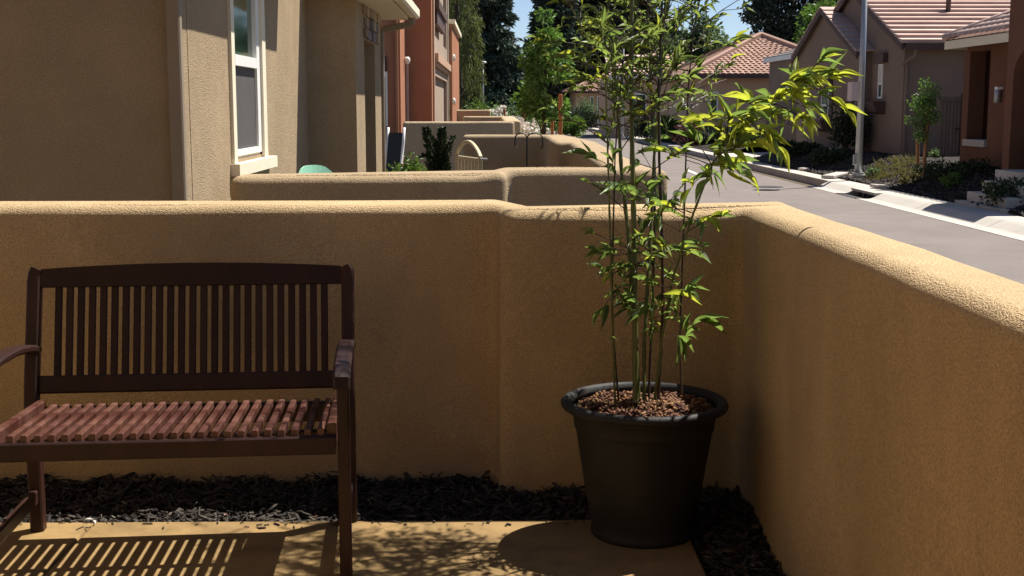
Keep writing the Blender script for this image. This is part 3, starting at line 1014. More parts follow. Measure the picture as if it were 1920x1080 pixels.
for k in range(26):     # loose inner leaf clusters along the lower stalks
    px = br.choice((1150, 1180, 1190, 1215, 1225, 1240, 1280)); py = br.uniform(330, 650)
    spray(px, py, 4.40, px + br.gauss(0, 32), py + br.gauss(-8, 18), 4.40 + br.gauss(0, .1), br.choice((2, 3, 4)), br.uniform(.05, .085), .22)
obj('twig', twigs, M['culmdark'], bam, label=None)
def visible(mat4):
    p = mat4.translation
    return p.z < 1.95
order = sorted(range(len(leaves)), key=lambda i: -(leaves[i][0] + (1 if visible(leaves[i][1]) else 0)))
rest = []
for rank, i in enumerate(order):
    L, m4, var, kind = leaves[i]
    if rank < 298:
        o = link('leaf', LEAF_ME[(var, kind)], None, bam)
        o.matrix_basis = m4
    else:
        rest.append((m4, var, kind))
for kind, mm in (('leaf', 'leafmass'), ('leafyellow', 'leafyellow')):
    V = []; F = []
    for m4, var, kd in rest:
        if kd != kind: continue
        k = len(V); v, f = LEAF[var]
        V += [m4 @ Vector((x, y * .175, z)) for x, y, z in v]
        F += [tuple(i + k for i in q) for q in f]
    if V:
        mb = MB(); mb.add(V, F)
        o = link('foliage', mb.mesh('foliage', True), M[mm], bam); o['kind'] = 'stuff'
print('bamboo leaves', len(leaves))

# ------------------------------------------------------------------ left houses
def wall_x(mb, X, y0, y1, z0, z1, th, holes=()):
    """wall in the plane x = X (outer face), thickness towards -x, with rectangular holes (ya,yb,za,zb)"""
    ys = sorted({y0, y1, *[h[0] for h in holes], *[h[1] for h in holes]})
    for a, b in zip(ys, ys[1:]):
        hs = [h for h in holes if h[0] <= a + 1e-6 and h[1] >= b - 1e-6]
        zc = z0
        for h in sorted(hs, key=lambda q: q[2]):
            if h[2] > zc: mb.box(X - th, X, a, b, zc, h[2])
            zc = h[3]
        if zc < z1: mb.box(X - th, X, a, b, zc, z1)


def fuse(o):
    """weld the abutting blocks of a wall into one skin"""
    bm = bmesh.new(); bm.from_mesh(o.data)
    bmesh.ops.remove_doubles(bm, verts=bm.verts, dist=.0005)
    seen = {}
    for fc in list(bm.faces):
        k = tuple(sorted(v.index for v in fc.verts))
        seen.setdefault(k, []).append(fc)
    dele = [x for l in seen.values() if len(l) > 1 for x in l]
    bmesh.ops.delete(bm, geom=dele, context='FACES')
    bm.to_mesh(o.data); bm.free()
    return o


# added unseen home: blocks low sky and bounces warm sun onto shaded walls
hm = thing('added_home', 'added unseen stucco home blocking sky and bouncing warm sunlight onto the courtyard walls', 'house', (-3, -1, 0))
mb = MB(); mb.box(-9, .9, -4.4, -1.5, -.1, 6.2); obj('wall', mb, M['addedhome'], hm)
mb = MB(); mb.box(-9, -2.35, -1.497, 4.1, -.1, 3.4); obj('wall', mb, M['wall'], hm)  # added wing, tan so its sunlit side warms the right wall
mb = MB(); mb.prism([(1.2, -4.6, 6.203), (1.2, -1.2, 6.203), (1.2, -2.9, 7.1)], (-10.4, 0, 0)); mb.prism([(-9.2, -1.49, 3.403), (-2.1, -1.49, 3.403), (-6.1, -1.49, 4.4)], (0, 5.8, 0)); obj('roof', mb, M['tilered'], hm)
mb = MB(); mb.box(-1.9, -.9, -1.497, -1.44, .01, 2.1); dr_ = obj('door', mb, M['browndark'], hm)
mb = MB(); mb.tube([(-1.0, -1.43, 1.0), (-1.0, -1.38, 1.0)], .03, 10); obj('handle', mb, M['galv'], dr_)

XF = -1.67
h1 = thing('brown_house', 'nearest brown stucco house with white framed window and stone trimmed porch', 'house', (-3.5, 9, 0))
y_cor = atX(356, 200, XF).y
y_end = atX(578, 200, XF).y
wy0 = atX(437, 200, XF).y; wy1 = atX(489, 200, XF).y
wz0 = 1.16; wz1 = 2.45
mb = MB()
wall_x(mb, XF, y_cor, y_end, -.1, 2.60, .22, [(wy0, wy1, wz0, wz1)])
wall_x(mb, XF, 10.35, y_end, 2.60, 4.2, .22)
obj('wall', mb, M['neighbour'], h1); 
mb = MB(); mb.box(-7, XF - .003, y_cor - .2, y_cor, -.1, 2.62)
obj('wall', mb, M['neighbour'], h1)
# porch bay
XB = -1.235
pb1 = atX(715, 200, XB).y
oy0, oy1 = atX(684.5, 200, XB).y, atX(704, 200, XB).y
mb = MB(); wall_x(mb, XB, y_end + .002, pb1, -.1, 2.45, .26, [(oy0, oy1, -.1, 2.14)])
mb.box(-3.2, XB - .26, y_end + .002, y_end + .22, -.1, 2.45)
mb.box(-3.2, XB - .26, pb1 - .2, pb1, -.1, 2.45)
mb.box(-3.4, -3.2, y_end + .002, pb1, -.1, 2.45)
obj('wall', mb, M['neighbour'], h1)
mb = MB(); mb.prism([(-7, y_cor - .55, 2.62), (XF + .33, y_cor - .55, 2.62), (XF + .33, 10.3, 2.62), (-7, 10.3, 2.62)], (0, 0, .14))
mb.prism([(XF + .33, y_cor - .55, 2.765), (-4.5, y_cor - .55, 3.8), (-7, y_cor - .55, 2.765)], (0, 10.3 - y_cor + .55, 0))
obj('roof', mb, M['tiledark'], h1)
mb = MB(); mb.box(-3.5, XB + .30, y_end - .25, pb1 + .30, 2.46, 2.60)
rf = obj('porch_roof', mb, M['cream'], h1)
mb = MB(); mb.prism([(XB + .30, y_end - .25, 2.605), (-2.4, y_end - .25, 3.1), (-3.5, y_end - .25, 2.605)], (0, pb1 - y_end + .55, 0)); obj('tiles', mb, M['tiledark'], rf)
mb = MB(); mb.beam([(XB + .36, y_end - .25, 2.53), (XB + .36, pb1 + .32, 2.53)], .11, .12, .02); obj('gutter', mb, M['cream'], h1)
mb = MB(); 
py = pb1 + .16
mb.beam([(XB + .335, py, 2.47), (XB + .335, py, 2.40)], .07, .07, .01, up=(0, 1, 0)); mb.beam([(XB + .335, py, 2.405), (XB + .02, py, 2.35)], .06, .07, .01)
mb.beam([(XB - .0, py, 2.36), (XB - .0, py, .0)], .05, .07, .01, up=(0, 1, 0))
obj('downspout', mb, M['taupe'], h1)
# corner downspout in front of the dark wall
mb = MB()
dx0, dx1 = atY(316, 200, y_cor - .26).x, atY(343, 200, y_cor - .26).x
mb.beam([((dx0 + dx1) / 2, y_cor - .24, 2.62), ((dx0 + dx1) / 2, y_cor - .24, .0)], dx1 - dx0, .06, .008, up=(0, 1, 0))
obj('downspout', mb, M['taupe'], h1)
# window
wn = MB(); d = .022
wn.box(XF - .06, XF + d, wy0 - .10, wy0, wz0 - .02, wz1 + .1); wn.box(XF - .06, XF + d, wy1, wy1 + .13, wz0 - .02, wz1 + .1); wn.box(XF - .06, XF + d, wy0, wy1, wz1, wz1 + .1)
win = obj('window', wn, M['cream'], h1)
mb = MB(); mb.box(XF - .10, XF + .06, wy0 - .14, wy1 + .30, wz0 - .10, wz0 - .022); mb.box(XF - .16, XF - .012, wy0, wy1, wz0 - .018, wz0 + .019)
obj('sill', mb, M['cream'], win)
mb = MB(); xw = XF + .002; zm = 1.80; fw = .05
mb.box(xw - .05, xw, wy0, wy0 + fw, wz0 + .02, wz1); mb.box(xw - .05, xw, wy1 - .12, wy1, wz0 + .02, wz1)
mb.box(xw - .05, xw, wy0 + fw, wy1 - .12, wz0 + .02, wz0 + .06); mb.box(xw - .05, xw, wy0 + fw, wy1 - .12, wz1 - .05, wz1)
mb.box(xw - .05, xw + .012, wy0 + fw, wy1 - .12, zm - .035, zm + .035)
obj('frame', mb, M['white'], win)
mb = MB(); mb.box(xw - .045, xw - .030, wy0 + fw, wy1 - .12, zm + .035, wz1 - .05); obj('pane', mb, M['glass'], win)
mb = MB(); mb.box(xw - .025, xw - .018, wy0 + fw, wy1 - .12, wz0 + .06, zm - .035); obj('insect_screen', mb, M['screen'], win)
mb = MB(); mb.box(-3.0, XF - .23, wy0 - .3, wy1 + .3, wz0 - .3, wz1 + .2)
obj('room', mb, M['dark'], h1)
# ledge stones round the porch opening
sr = random.Random(5)
zc = 2.15
for row in range(3):
    yq = oy0 - .12 + .1 * (row % 2)
    hh = .105
    while yq < oy1 + .12:
        ln = sr.uniform(.16, .36)
        mb = MB(); dd = sr.uniform(.012, .04)
        q = [(yq + sr.uniform(0, .02), zc + sr.uniform(0, .012)), (yq + ln - sr.uniform(.006, .03), zc + sr.uniform(0, .012)),
             (yq + ln - sr.uniform(.006, .03), zc + hh - sr.uniform(.004, .02)), (yq + sr.uniform(0, .02), zc + hh - sr.uniform(.004, .02))]
        mb.prism([(XB - .01, y, z) for y, z in q], (dd + .01, 0, 0))
        obj('stone', mb, M['stonegrey'] if sr.random() < .45 else M['stone'], h1)
        yq += ln
    zc += hh

# ---- red house
h2 = thing('red_house', 'two storey brick red stucco house, sunlit edges coloured salmon, beyond the brown one', 'house', (-3.5, 24, 0))
XA = -1.47; YA = 20.6
YB = atX(762, 200, XA).y; XBB = atY(810, 200, YB).x
YC = atX(839.5, 200, XBB).y
mb = MB(); mb.box(-7, XA, YA, YB + .02, -.1, 6.2); obj('wall', mb, M['red'], h2)
mb = MB(); mb.box(-7, XBB, YB, YB + .35, -.1, 6.2); obj('wall', mb, M['red'], h2)
# street face with recessed bays
yq = [YB + .352, YB + .9, YC - .45, YC]
mb = MB(); wall_x(mb, XBB, yq[0], YC, -.1, 6.2, .07, [(yq[1], yq[2], -.1, 2.05), (yq[1], yq[2], 2.75, 4.6)])
mb.box(-7, XBB - .07, yq[0], YC, -.1, 6.2)
obj('wall', mb, M['greytan'], h2)
mb = MB(); mb.box(XBB - .04, XBB + .03, yq[0], yq[0] + .25, -.1, 6.2); obj('corner_trim', mb, M['salmon'], h2)  # strip for the sunlit wall edge, lit tone in its colour
mb = MB(); mb.box(XBB - .04, XBB + .035, YC - .10, YC + .02, -.1, 6.2); obj('corner_trim', mb, M['cream'], h2)
mb = MB(); mb.box(XBB - .02, XBB + .09, yq[0] + .26, YC - .11, 2.28, 2.42); mb.box(XBB - .02, XBB + .05, yq[0] + .26, YC - .11, 2.20, 2.28); obj('ledge', mb, M['salmon'], h2)
mb = MB(); mb.box(XBB - .02, XBB + .10, yq[1] - .1, yq[2] - 2.2, 3.2, 3.35); mb.box(XBB - .02, XBB + .06, yq[1] + .1, yq[2] - 2.6, 2.95, 3.2); obj('corbel', mb, M['browndark'], h2)
mb = MB(); mb.box(-7, -.93, YC + .02, YC + 6, -.1, 3.35); obj('wall', mb, M['red'], h2)
mb = MB(); mb.box(-7, -.86, YC + .02, YC + 6.1, 3.36, 3.46); obj('parapet', mb, M['cream'], h2)
for zz in (2.6, 1.62):
    mb = MB(); mb.lathe([(0, -.08), (.03, -.07), (.045, 0), (.03, .07), (0, .08)], (-.90, YC + .05, zz), 10); obj('wall_lamp', mb, M['lamp'], h2, True)
# window on the near red wall
a = atY(716, 138, YA); b = atY(727.5, 236, YA)
mb = MB(); mb.box(a.x - .5, b.x, YA - .04, YA + .03, a.z - .05, a.z + .03); mb.box(b.x - .03, b.x + .0, YA - .035, YA, b.z, a.z - .05)
wi = obj('window', mb, M['white'], h2)
mb = MB(); mb.box(a.x - .5, b.x - .03, YA - .02, YA - .012, b.z, a.z - .05); obj('pane', mb, mat('olive_glass', (.10, .095, .05), var=.2, rough=.2), wi)
mb = MB(); mb.box(a.x - .5, b.x, YA - .03, YA - .012, a.z + .03, a.z + .27); obj('transom', mb, M['browndark'], h2)
xd = atY(745, 200, YA).x
mb = MB(); mb.beam([(xd, YA - .04, 6), (xd, YA - .04, 0)], .05, .05, .01, up=(0, 1, 0)); obj('downspout', mb, M['red'], h2)
mb = MB(); mb.beam([(XA + .03, YB - .2, 2.2), (XA + .03, YB - .2, 0)], .05, .05, .01, up=(0, 1, 0)); obj('downspout', mb, mat('rose_pipe', (.45, .33, .29), rough=.6), h2)
p = atX(763, 114, XA + .04)
mb = MB(); mb.lathe([(0, -.06), (.035, -.055), (.05, -.02), (.05, .03), (.03, .06), (0, .06)], (XA + .05, p.y - .1, p.z), 12); obj('wall_lamp', mb, M['lamp'], h2, True)
mb = MB(); mb.box(-7.2, XBB + .5, YB - .4, YC + .3, 6.2, 6.4); mb.box(-7.2, XA + .3, YA - .4, YB - .4, 6.2, 6.4); obj('roof', mb, M['tilered'], h2)


# ------------------------------------------------------------------ tiled roofs
def courses(name, parent, m, e0, e1, t0, t1, n, th=.045, over=.05, stuff=False, bumps=0):
    """roof plane between eave e0->e1 and top t0->t1 laid in n overlapping tile courses"""
    e0, e1, t0, t1 = map(Vector, (e0, e1, t0, t1))
    nor = (e1 - e0).cross(t0 - e0).normalized()
    if nor.z < 0: nor = -nor
    if nor.length < .5: nor = Vector((0, 0, 1))
    al = None
    acc = MB()
    for i in range(n):
        u0, u1 = i / n, min(1, (i + 1 + over * 2) / n)
        a, b = e0.lerp(t0, u0), e1.lerp(t1, u0)
        c, d = e1.lerp(t1, u1), e0.lerp(t0, u1)
        lo, hi = nor * th, nor * .010
        mb = acc if stuff else MB()
        k = max(1, int((b - a).length / bumps)) if bumps else 1
        if k == 1:
            v = [a, b, c, d, a + lo, b + lo, c + hi, d + hi]
            mb.add(v, [(0, 3, 2, 1), (4, 5, 6, 7), (0, 1, 5, 4), (1, 2, 6, 5), (2, 3, 7, 6), (3, 0, 4, 7)])
        else:
            v = []; f = []
            sub = k * 4
            for j in range(sub + 1):
                s = j / sub
                w_ = .5 - .5 * math.cos(2 * math.pi * s * k)
                p0, p1 = a.lerp(b, s), d.lerp(c, s)
                v += [p0, p0 + nor * (th * .5 + th * 1.1 * w_), p1 + nor * (.010 + th * .9 * w_)]
            for j in range(sub):
                q = j * 3
                f += [(q, q + 3, q + 4, q + 1), (q + 1, q + 4, q + 5, q + 2)]
            mb.add(v, f)
        if not stuff:
            obj(name, mb, m, parent)
    if stuff:
        o = obj(name, acc, m, parent); o['kind'] = 'stuff'


# ---- brown house across the street
X1, X2 = 9.0, 9.3
g1a = atX(1549, 17, X1); g1l = atX(1498, 103, X1); g1r = atX(1612, 93, X1)
g2r = atX(1697, 76, X2); g2m = atX(1625, 0, X2)
sl = (g2m.z - g2r.z) / (g2m.y - g2r.y)
g2a = Vector((X2, g2r.y + 4.2, g2r.z + 4.2 * sl))
g2l = Vector((X2, g2a.y + 4.2, g2r.z))
h3 = thing('brown_gable_house', 'dark brown two gabled house with pale tiled roof across the street', 'house', (12, 34, .3))
mb = MB(); mb.prism([(X1, g1r.y, -.1), (X1, g1l.y, -.1), (X1, g1l.y, g1l.z), (X1, g1a.y, g1a.z), (X1, g1r.y, g1r.z)], (5, 0, 0)); obj('wall', mb, M['brownhouse'], h3)
mb = MB(); mb.prism([(X2, g2r.y, -.1), (X2, g2l.y, -.1), (X2, g2l.y, g2l.z), (X2, g2a.y, g2a.z), (X2, g2r.y, g2r.z)], (9, 0, 0)); obj('wall', mb, M['brownhouse'], h3)
# roofs
ov = .18
def vec(x, y, z): return Vector((x, y, z))
r1 = Vector((0, g1a.y - g1r.y, g1a.z - g1r.z)).normalized(); r2 = Vector((0, g2a.y - g2r.y, g2a.z - g2r.z)).normalized()
E0 = vec(X1 - ov, g1r.y, g1r.z) - r1 * .3; T0 = vec(X1 - ov, g1a.y, g1a.z)
courses('tile_course', h3, M['tile'], E0 + vec(0, 0, .05), E0 + vec(1.2, 0, .05), T0 + vec(0, 0, .05), T0 + vec(1.2, 0, .05), 10)
l1 = Vector((0, g1a.y - g1l.y, g1a.z - g1l.z)).normalized()
E0 = vec(X1 - ov, g1l.y, g1l.z) - l1 * .3
courses('tile_course', h3, M['tile'], E0 + vec(0, 0, .05), E0 + vec(5, 0, .05), T0 + vec(0, 0, .05), T0 + vec(5, 0, .05), 8)
E0 = vec(X2 - ov, g2r.y, g2r.z) - r2 * .35; T0 = vec(X2 - ov, g2a.y, g2a.z)
courses('tile_course', h3, M['tile'], E0 + vec(0, 0, .05), E0 + vec(6.5, 0, .05), T0 + vec(0, 0, .05), T0 + vec(6.5, 0, .05), 14, th=.085)
l2 = Vector((0, g2a.y - g2l.y, g2a.z - g2l.z)).normalized()
E0 = vec(X2 - ov, g2l.y, g2l.z) - l2 * .3
courses('tile_course', h3, M['tile'], E0 + vec(0, 0, .05), E0 + vec(6.5, 0, .05), T0 + vec(0, 0, .05), T0 + vec(6.5, 0, .05), 9)
# barge boards and eave fascia
for (X, a, l, r) in ((X1, g1a, g1l, g1r), (X2, g2a, g2l, g2r)):
    mb = MB()
    for q in (l, r):
        dr = (a - q).normalized()
        s = q - dr * .3
        mb.prism([(X - ov + .02, s.y, s.z + .04), (X - ov + .02, a.y, a.z + .04), (X - ov + .02, a.y, a.z - .12), (X - ov + .02, s.y, s.z - .12)], (.05, 0, 0))
        mb.prism([(X - ov + .07, s.y, s.z - .0), (X - ov + .07, a.y, a.z - .0), (X - ov + .07, a.y, a.z - .06), (X - ov + .07, s.y, s.z - .06)], (ov, 0, 0))
    obj('barge_board', mb, M['browndark'], h3)
ey = (g2r - r2 * .35).y
mb = MB(); mb.box(X2 - ov + .1, 16, ey - .09, ey - .015, g2r.z - .22, g2r.z - .08); obj('gutter', mb, M['browndark'], h3)
mb = MB(); mb.beam([(X2 + .12, ey - .05, g2r.z - .2), (X2 + .12, ey - .05, g2r.z - .34), (X2 - .06, g2r.y - .05, g2r.z - .55)], .06, .05, .01, up=(0, 1, 0)); mb.beam([(X2 + .05, g2r.y - .05, g2r.z - .5), (X2 + .05, g2r.y - .05, .2)], .06, .05, .01, up=(0, 1, 0)); obj('downspout', mb, M['brownhouse'], h3)
mb = MB(); mb.beam([(X1 + .1, g1r.y - .05, g1r.z - .2), (X1 + .1, g1r.y - .05, .2)], .06, .05, .01, up=(0, 1, 0)); obj('downspout', mb, M['browndark'], h3)
pv = atY(1778, 16, g2r.y + 1.9)
mb = MB(); mb.lathe([(.0, -.3), (.06, -.3), (.06, .25), (.10, .26), (.10, .34), (0, .36)], pv, 12); obj('roof_vent', mb, M['browndark'], h3)
# windows
def street_window(X, pa, pb, name='window', parent=None, shut=True, boxp=True, blind=True):
    a = atX(*pa, X); b = atX(*pb, X)      # top right, bottom left as seen
    y0, y1 = sorted((a.y, b.y)); z0, z1 = sorted((a.z, b.z))
    mb = MB(); t_ = .05
    mb.box(X - .03, X + .0, y0 - t_, y0, z0 - t_, z1 + t_); mb.box(X - .03, X + .0, y1, y1 + t_, z0 - t_, z1 + t_)
    mb.box(X - .03, X + .0, y0, y1, z0 - t_, z0); mb.box(X - .03, X + .0, y0, y1, z1, z1 + t_); zm = z0 + (z1 - z0) * .42
    mb.box(X - .028, X + .0, y0, y1, zm - .025, zm + .025)
    wi = obj(name, mb, M['white'], parent)
    mb = MB(); mb.box(X - .012, X - .004, y0, y1, z0, zm - .025); obj('pane', mb, M['glass'], wi)
    mb = MB(); mb.box(X - .014, X - .004, y0, y1, zm + .025, z1); obj('pane', mb, M['blind'] if blind else M['glass'], wi)
    mb = MB(); mb.box(X - .12, X - .004, y0 - .35, y1 + .2, z1 + .08, z1 + .30); obj('lintel', mb, M['browndark'], wi)
    if boxp:
        mb = MB(); mb.prism([(X - .004, y0 - .3, z0 - .12), (X - .30, y0 - .3, z0 - .12), (X - .22, y0 - .3, z0 - .36), (X - .004, y0 - .3, z0 - .42)], (0, y1 - y0 + .5, 0)); obj('window_box', mb, M['browndark'], wi)
    if shut:
        for q in (y0 - .42, y1 + .08):
            mb = MB()
            mb.box(X - .035, X - .004, q, q + .32, z0 - .05, z1 + .05); obj('shutter', mb, M['browndark'], wi)
    return wi
street_window(X2, (1656, 124), (1648, 181), parent=h3, shut=False)
street_window(X1, (1555, 170), (1541, 217), parent=h3, shut=True, blind=False)
# rear left wing and fence
yw0, yw1 = atX(1500, 100, 9.6).y, atX(1434, 110, 9.6).y
ze = atX(1434, 113, 9.6).z
mb = MB(); mb.box(9.75, 15, yw0 - 1.5, yw1 - .1, -.1, ze - .06); obj('wall', mb, M['brownhouse'], h3)
mb = MB(); mb.box(9.55, 9.62, yw0 - 1.5, yw1, ze - .10, ze + .05); obj('gutter', mb, M['white'], h3)
courses('tile_course', h3, M['tiledark'], (9.6, yw1, ze + .05), (9.6, yw0 - 1.5, ze + .05), (13, yw1, ze + 1.1), (13, yw0 - 1.5, ze + 1.1), 8)

# wooden fence beside the driveway
ft = thing('wooden_fence', 'weathered brown board fence beside the brown gabled house', 'fence', (9.6, 41, .2))
yy = atX(1494, 240, 9.35).y; ye = atX(1436, 240, 9.35).y
mb = MB(); mb.box(-.012, .012, 0, .135, 0, 1.05); fb = mb.mesh('fence_board')
n = int((ye - yy) / .15)
for i in range(n):
    o = link('fence_board', fb, M['fencewood'], ft); o.location = (9.35, yy + i * .15, .18 + rnd.uniform(-.012, .012))
mb = MB(); mb.beam([(9.38, yy, 1.0), (9.38, ye, 1.0)], .04, .09); mb.beam([(9.38, yy, .4), (9.38, ye, .4)], .04, .09); obj('fence_rail', mb, M['fencewood'], ft)
mb = MB(); mb.beam([(9.30, yy, 1.28), (9.30, ye, 1.28)], .14, .04); obj('fence_cap', mb, M['fencewood'], ft)

# side gate between the houses
YG = g2r.y - .9
ga, gb = atY(1763, 180, YG), atY(1797, 298, YG)
gt = thing('side_gate', 'tall taupe board gate between the brown house and the rust coloured house', 'gate', (ga.x, YG, gb.z))
k = 6; wd = (gb.x - ga.x) / k
for i in range(k):
    mb = MB(); mb.box(ga.x + i * wd + .004, ga.x + (i + 1) * wd - .004, YG, YG + .03, gb.z - .1, ga.z + rnd.uniform(-.008, .008)); obj('gate_board', mb, M['gatewood'], gt)
mb = MB(); mb.box(ga.x - .02, gb.x, YG - .03, YG - .003, ga.z - .10, ga.z - .04); obj('gate_rail', mb, M['gatewood'], gt)
mb = MB(); mb.box(gb.x + .005, gb.x + .09, YG - .03, YG + .06, gb.z - .1, ga.z + .05); obj('post', mb, M['browndark'], gt)
mb = MB(); mb.beam([(gb.x - .12, YG - .05, 1.02), (gb.x + .2, YG - .05, 1.02)], .03, .025); obj('latch', mb, M['black'], gt)

# ---- rust coloured house with porch and steps
XR = 8.9
h4 = thing('rust_house', 'rust coloured stucco house with arched porch and pale fascia at the right edge', 'house', (10, 20, .4))
ya = atX(1804, 200, XR).y; XT = 8.3; yb_ = atX(1884, 200, XT).y; yc = atX(1897, 200, XT).y
o0, o1 = atX(1853, 200, XR).y, atX(1815, 200, XR).y
zt = atX(1835, 95, XR).z; zb = atX(1830, 262, XR).z
mb = MB()
wy = [yb_ + .002, o0, o1, ya]
mb.box(XR, XR + .3, wy[0], wy[1], -.1, 2.72); mb.box(XR, XR + .3, wy[2], wy[3], -.1, 2.72)
mb.box(XR, XR + .3, wy[1], wy[2], zt, 2.72); mb.box(XR, XR + .3, wy[1], wy[2], -.1, zb - .12)
mb.box(XR + .3, 14, ya - .2, ya, -.1, 2.72); mb.box(XR + 1.9, XR + 2.0, yb_ + .002, ya - .2, -.1, 2.72)
obj('wall', mb, M['rust'], h4)
mb = MB(); mb.box(XR - .06, XR + .35, o0 - .04, o1 + .05, zb - .12, zb); obj('sill', mb, M['gutter'], h4)
# tower with arch
yt0 = yb_ - 2.1; pa = yc; 
mb = MB()
arc = [(pa, -.1), (yb_ - .003, -.1), (yb_ - .003, 3.28), (yt0, 3.28), (yt0, -.1), (yt0 + .35, -.1)]
cyy = (pa + yt0 + .35) / 2; rr = (pa - yt0 - .35) / 2; zs = 1.98
for k_ in range(13):
    a_ = math.pi - k_ / 12 * math.pi
    arc.append((cyy + rr * math.cos(a_), zs + rr * .62 * math.sin(a_)))
mb.prism([(XT, y, z) for y, z in arc], (.45, 0, 0))
mb.box(XT + .45, XT + .5 + 2, yt0, yt0 + .2, -.1, 3.28); mb.box(XT + 2.4, XT + 2.5, yt0 + .2, yb_ - .01, -.1, 3.27)
mb.box(XT + .451, XT + 2.4, yb_ - .2, yb_ - .004, -.1, 3.28)
obj('wall', mb, M['rust'], h4)
mb = MB(); mb.box(XT - .03, XT + 2.7, yt0 - .05, yb_ + .03, 3.285, 3.40); obj('roof', mb, M['tilered'], h4)
ea = atX(1771, 84, XR - .42); ez = ea.z
mb = MB(); mb.box(XR - .42, XR - .37, yb_ + .02, ea.y, ez - .09, ez + .08); mb.box(XR - .37, XR + 2.5, ea.y - .05, ea.y, ez - .09, ez + .08); obj('fascia', mb, M['cream'], h4)
mb = MB(); mb.box(XR - .37, XR + 2.5, yb_ + .02, ea.y - .05, ez - .06, ez - .03); obj('soffit', mb, M['rust'], h4)
# barrel tiles, one by one
tp = 12; L0 = ea.y - yb_ - .05; nt_ = 13
mb = MB(); v = []; f = []
for i in range(2):
    for k_ in range(7):
        a_ = math.pi * k_ / 6
        v.append((i * .36, .085 * math.cos(a_) * (1 - .12 * i), .06 * math.sin(a_) * (1 - .12 * i) + (.02 if i == 0 else 0)))
for k_ in range(6): f.append((k_, k_ + 1, 8 + k_, 7 + k_))
f.append(tuple(range(7))); mb.add(v, f); bt = mb.mesh('roof_tile', True)
ang = math.atan(.42)
for r_ in range(5):
    for i in range(nt_):
        y = yb_ + .12 + L0 * (i + .5) / nt_ - .05
        hip = (ea.y - y) * .9
        if r_ * .31 > hip + .1: continue
        o = link('roof_tile', bt, M['tile'], h4)
        o.location = (XR - .47 + r_ * .31 * math.cos(ang), y, ez + .10 + r_ * .31 * math.sin(ang)); o.rotation_euler = (0, -ang, 0)
mb = MB(); mb.prism([(XR - .42, yb_ + .02, ez + .082), (XR - .42, ea.y, ez + .082), (XR + 1.1, ea.y - 1.6, ez + .75), (XR + 1.1, yb_ + .02, ez + .75)], (0, 0, -.02)); obj('roof_deck', mb, M['tilered'], h4)
mb = MB(); mb.tube([(XR - .44, ea.y, ez + .12), (XR + 1.1, ea.y - 1.6, ez + .80)], .08, 8); obj('ridge_tile', mb, M['tile'], h4, True)
p = atX(1872, 166, XR - .06)
mb = MB(); mb.box(XR - .10, XR - .004, p.y - .07, p.y + .07, p.z - .02, p.z + .03); wl = obj('wall_lamp', mb, M['white'], h4)
mb = MB(); mb.lathe([(.03, -.25), (.055, -.24), (.06, -.03), (.05, -.021)], (XR - .07, p.y, p.z), 10); obj('shade', mb, M['galv'], wl, True)
mb = MB(); mb.beam([(9.4, ya + .05, 2.6), (9.4, ya + .05, .3)], .07, .06, .01, up=(0, 1, 0)); obj('downspout', mb, M['cream'], h4)

# steps
st = thing('entry_steps', 'pale concrete entry steps climbing to the rust coloured porch', 'steps', (7.8, 19.5, 0))
ys0, ys1 = 18.4, 19.95
for i, (x0, z) in enumerate(((7.42, .19), (7.65, .36), (7.84, .53))):
    mb = MB(); v0 = (0.19, .36, .53)[i]
    zb0 = -.05 if i == 0 else (.192, .362)[i - 1]
    mb.beam([(x0, (ys0 + ys1) / 2, (zb0 + z) / 2), (9.6, (ys0 + ys1) / 2, (zb0 + z) / 2)], ys1 - ys0 - i * .01, z - zb0, .012)
    obj('step', mb, M['walk'], st)
mb = MB(); mb.box(7.28, 7.415, 18.0, 20.1, -.05, .045); obj('landing', mb, M['walk'], st)
# concrete mow strips in the bed
for (pa, pb) in (((1634, 347), (1660, 341)), ((1552, 330), (1580, 321)), ((1503, 316), (1512, 311)), ((1562, 307), (1572, 302))):
    a, b = atZ(*pa, .06), atZ(*pb, .12)
    a.z = bedz(a.x, a.y) + .03; b.z = bedz(b.x, b.y) + .03
    mb = MB(); mb.beam([a, b], .28, .06, .01)
    o = obj('stepping_slab', mb, M['walk'])
    o['kind'] = 'structure'


def bedpt(px, py):
    z = .2
    for _ in range(12):
        p = atZ(px, py, z); z = .5 * z + .5 * (bedz(p.x, p.y) if p.x > 7.28 else .03)
    p.z = bedz(p.x, p.y)
    return p


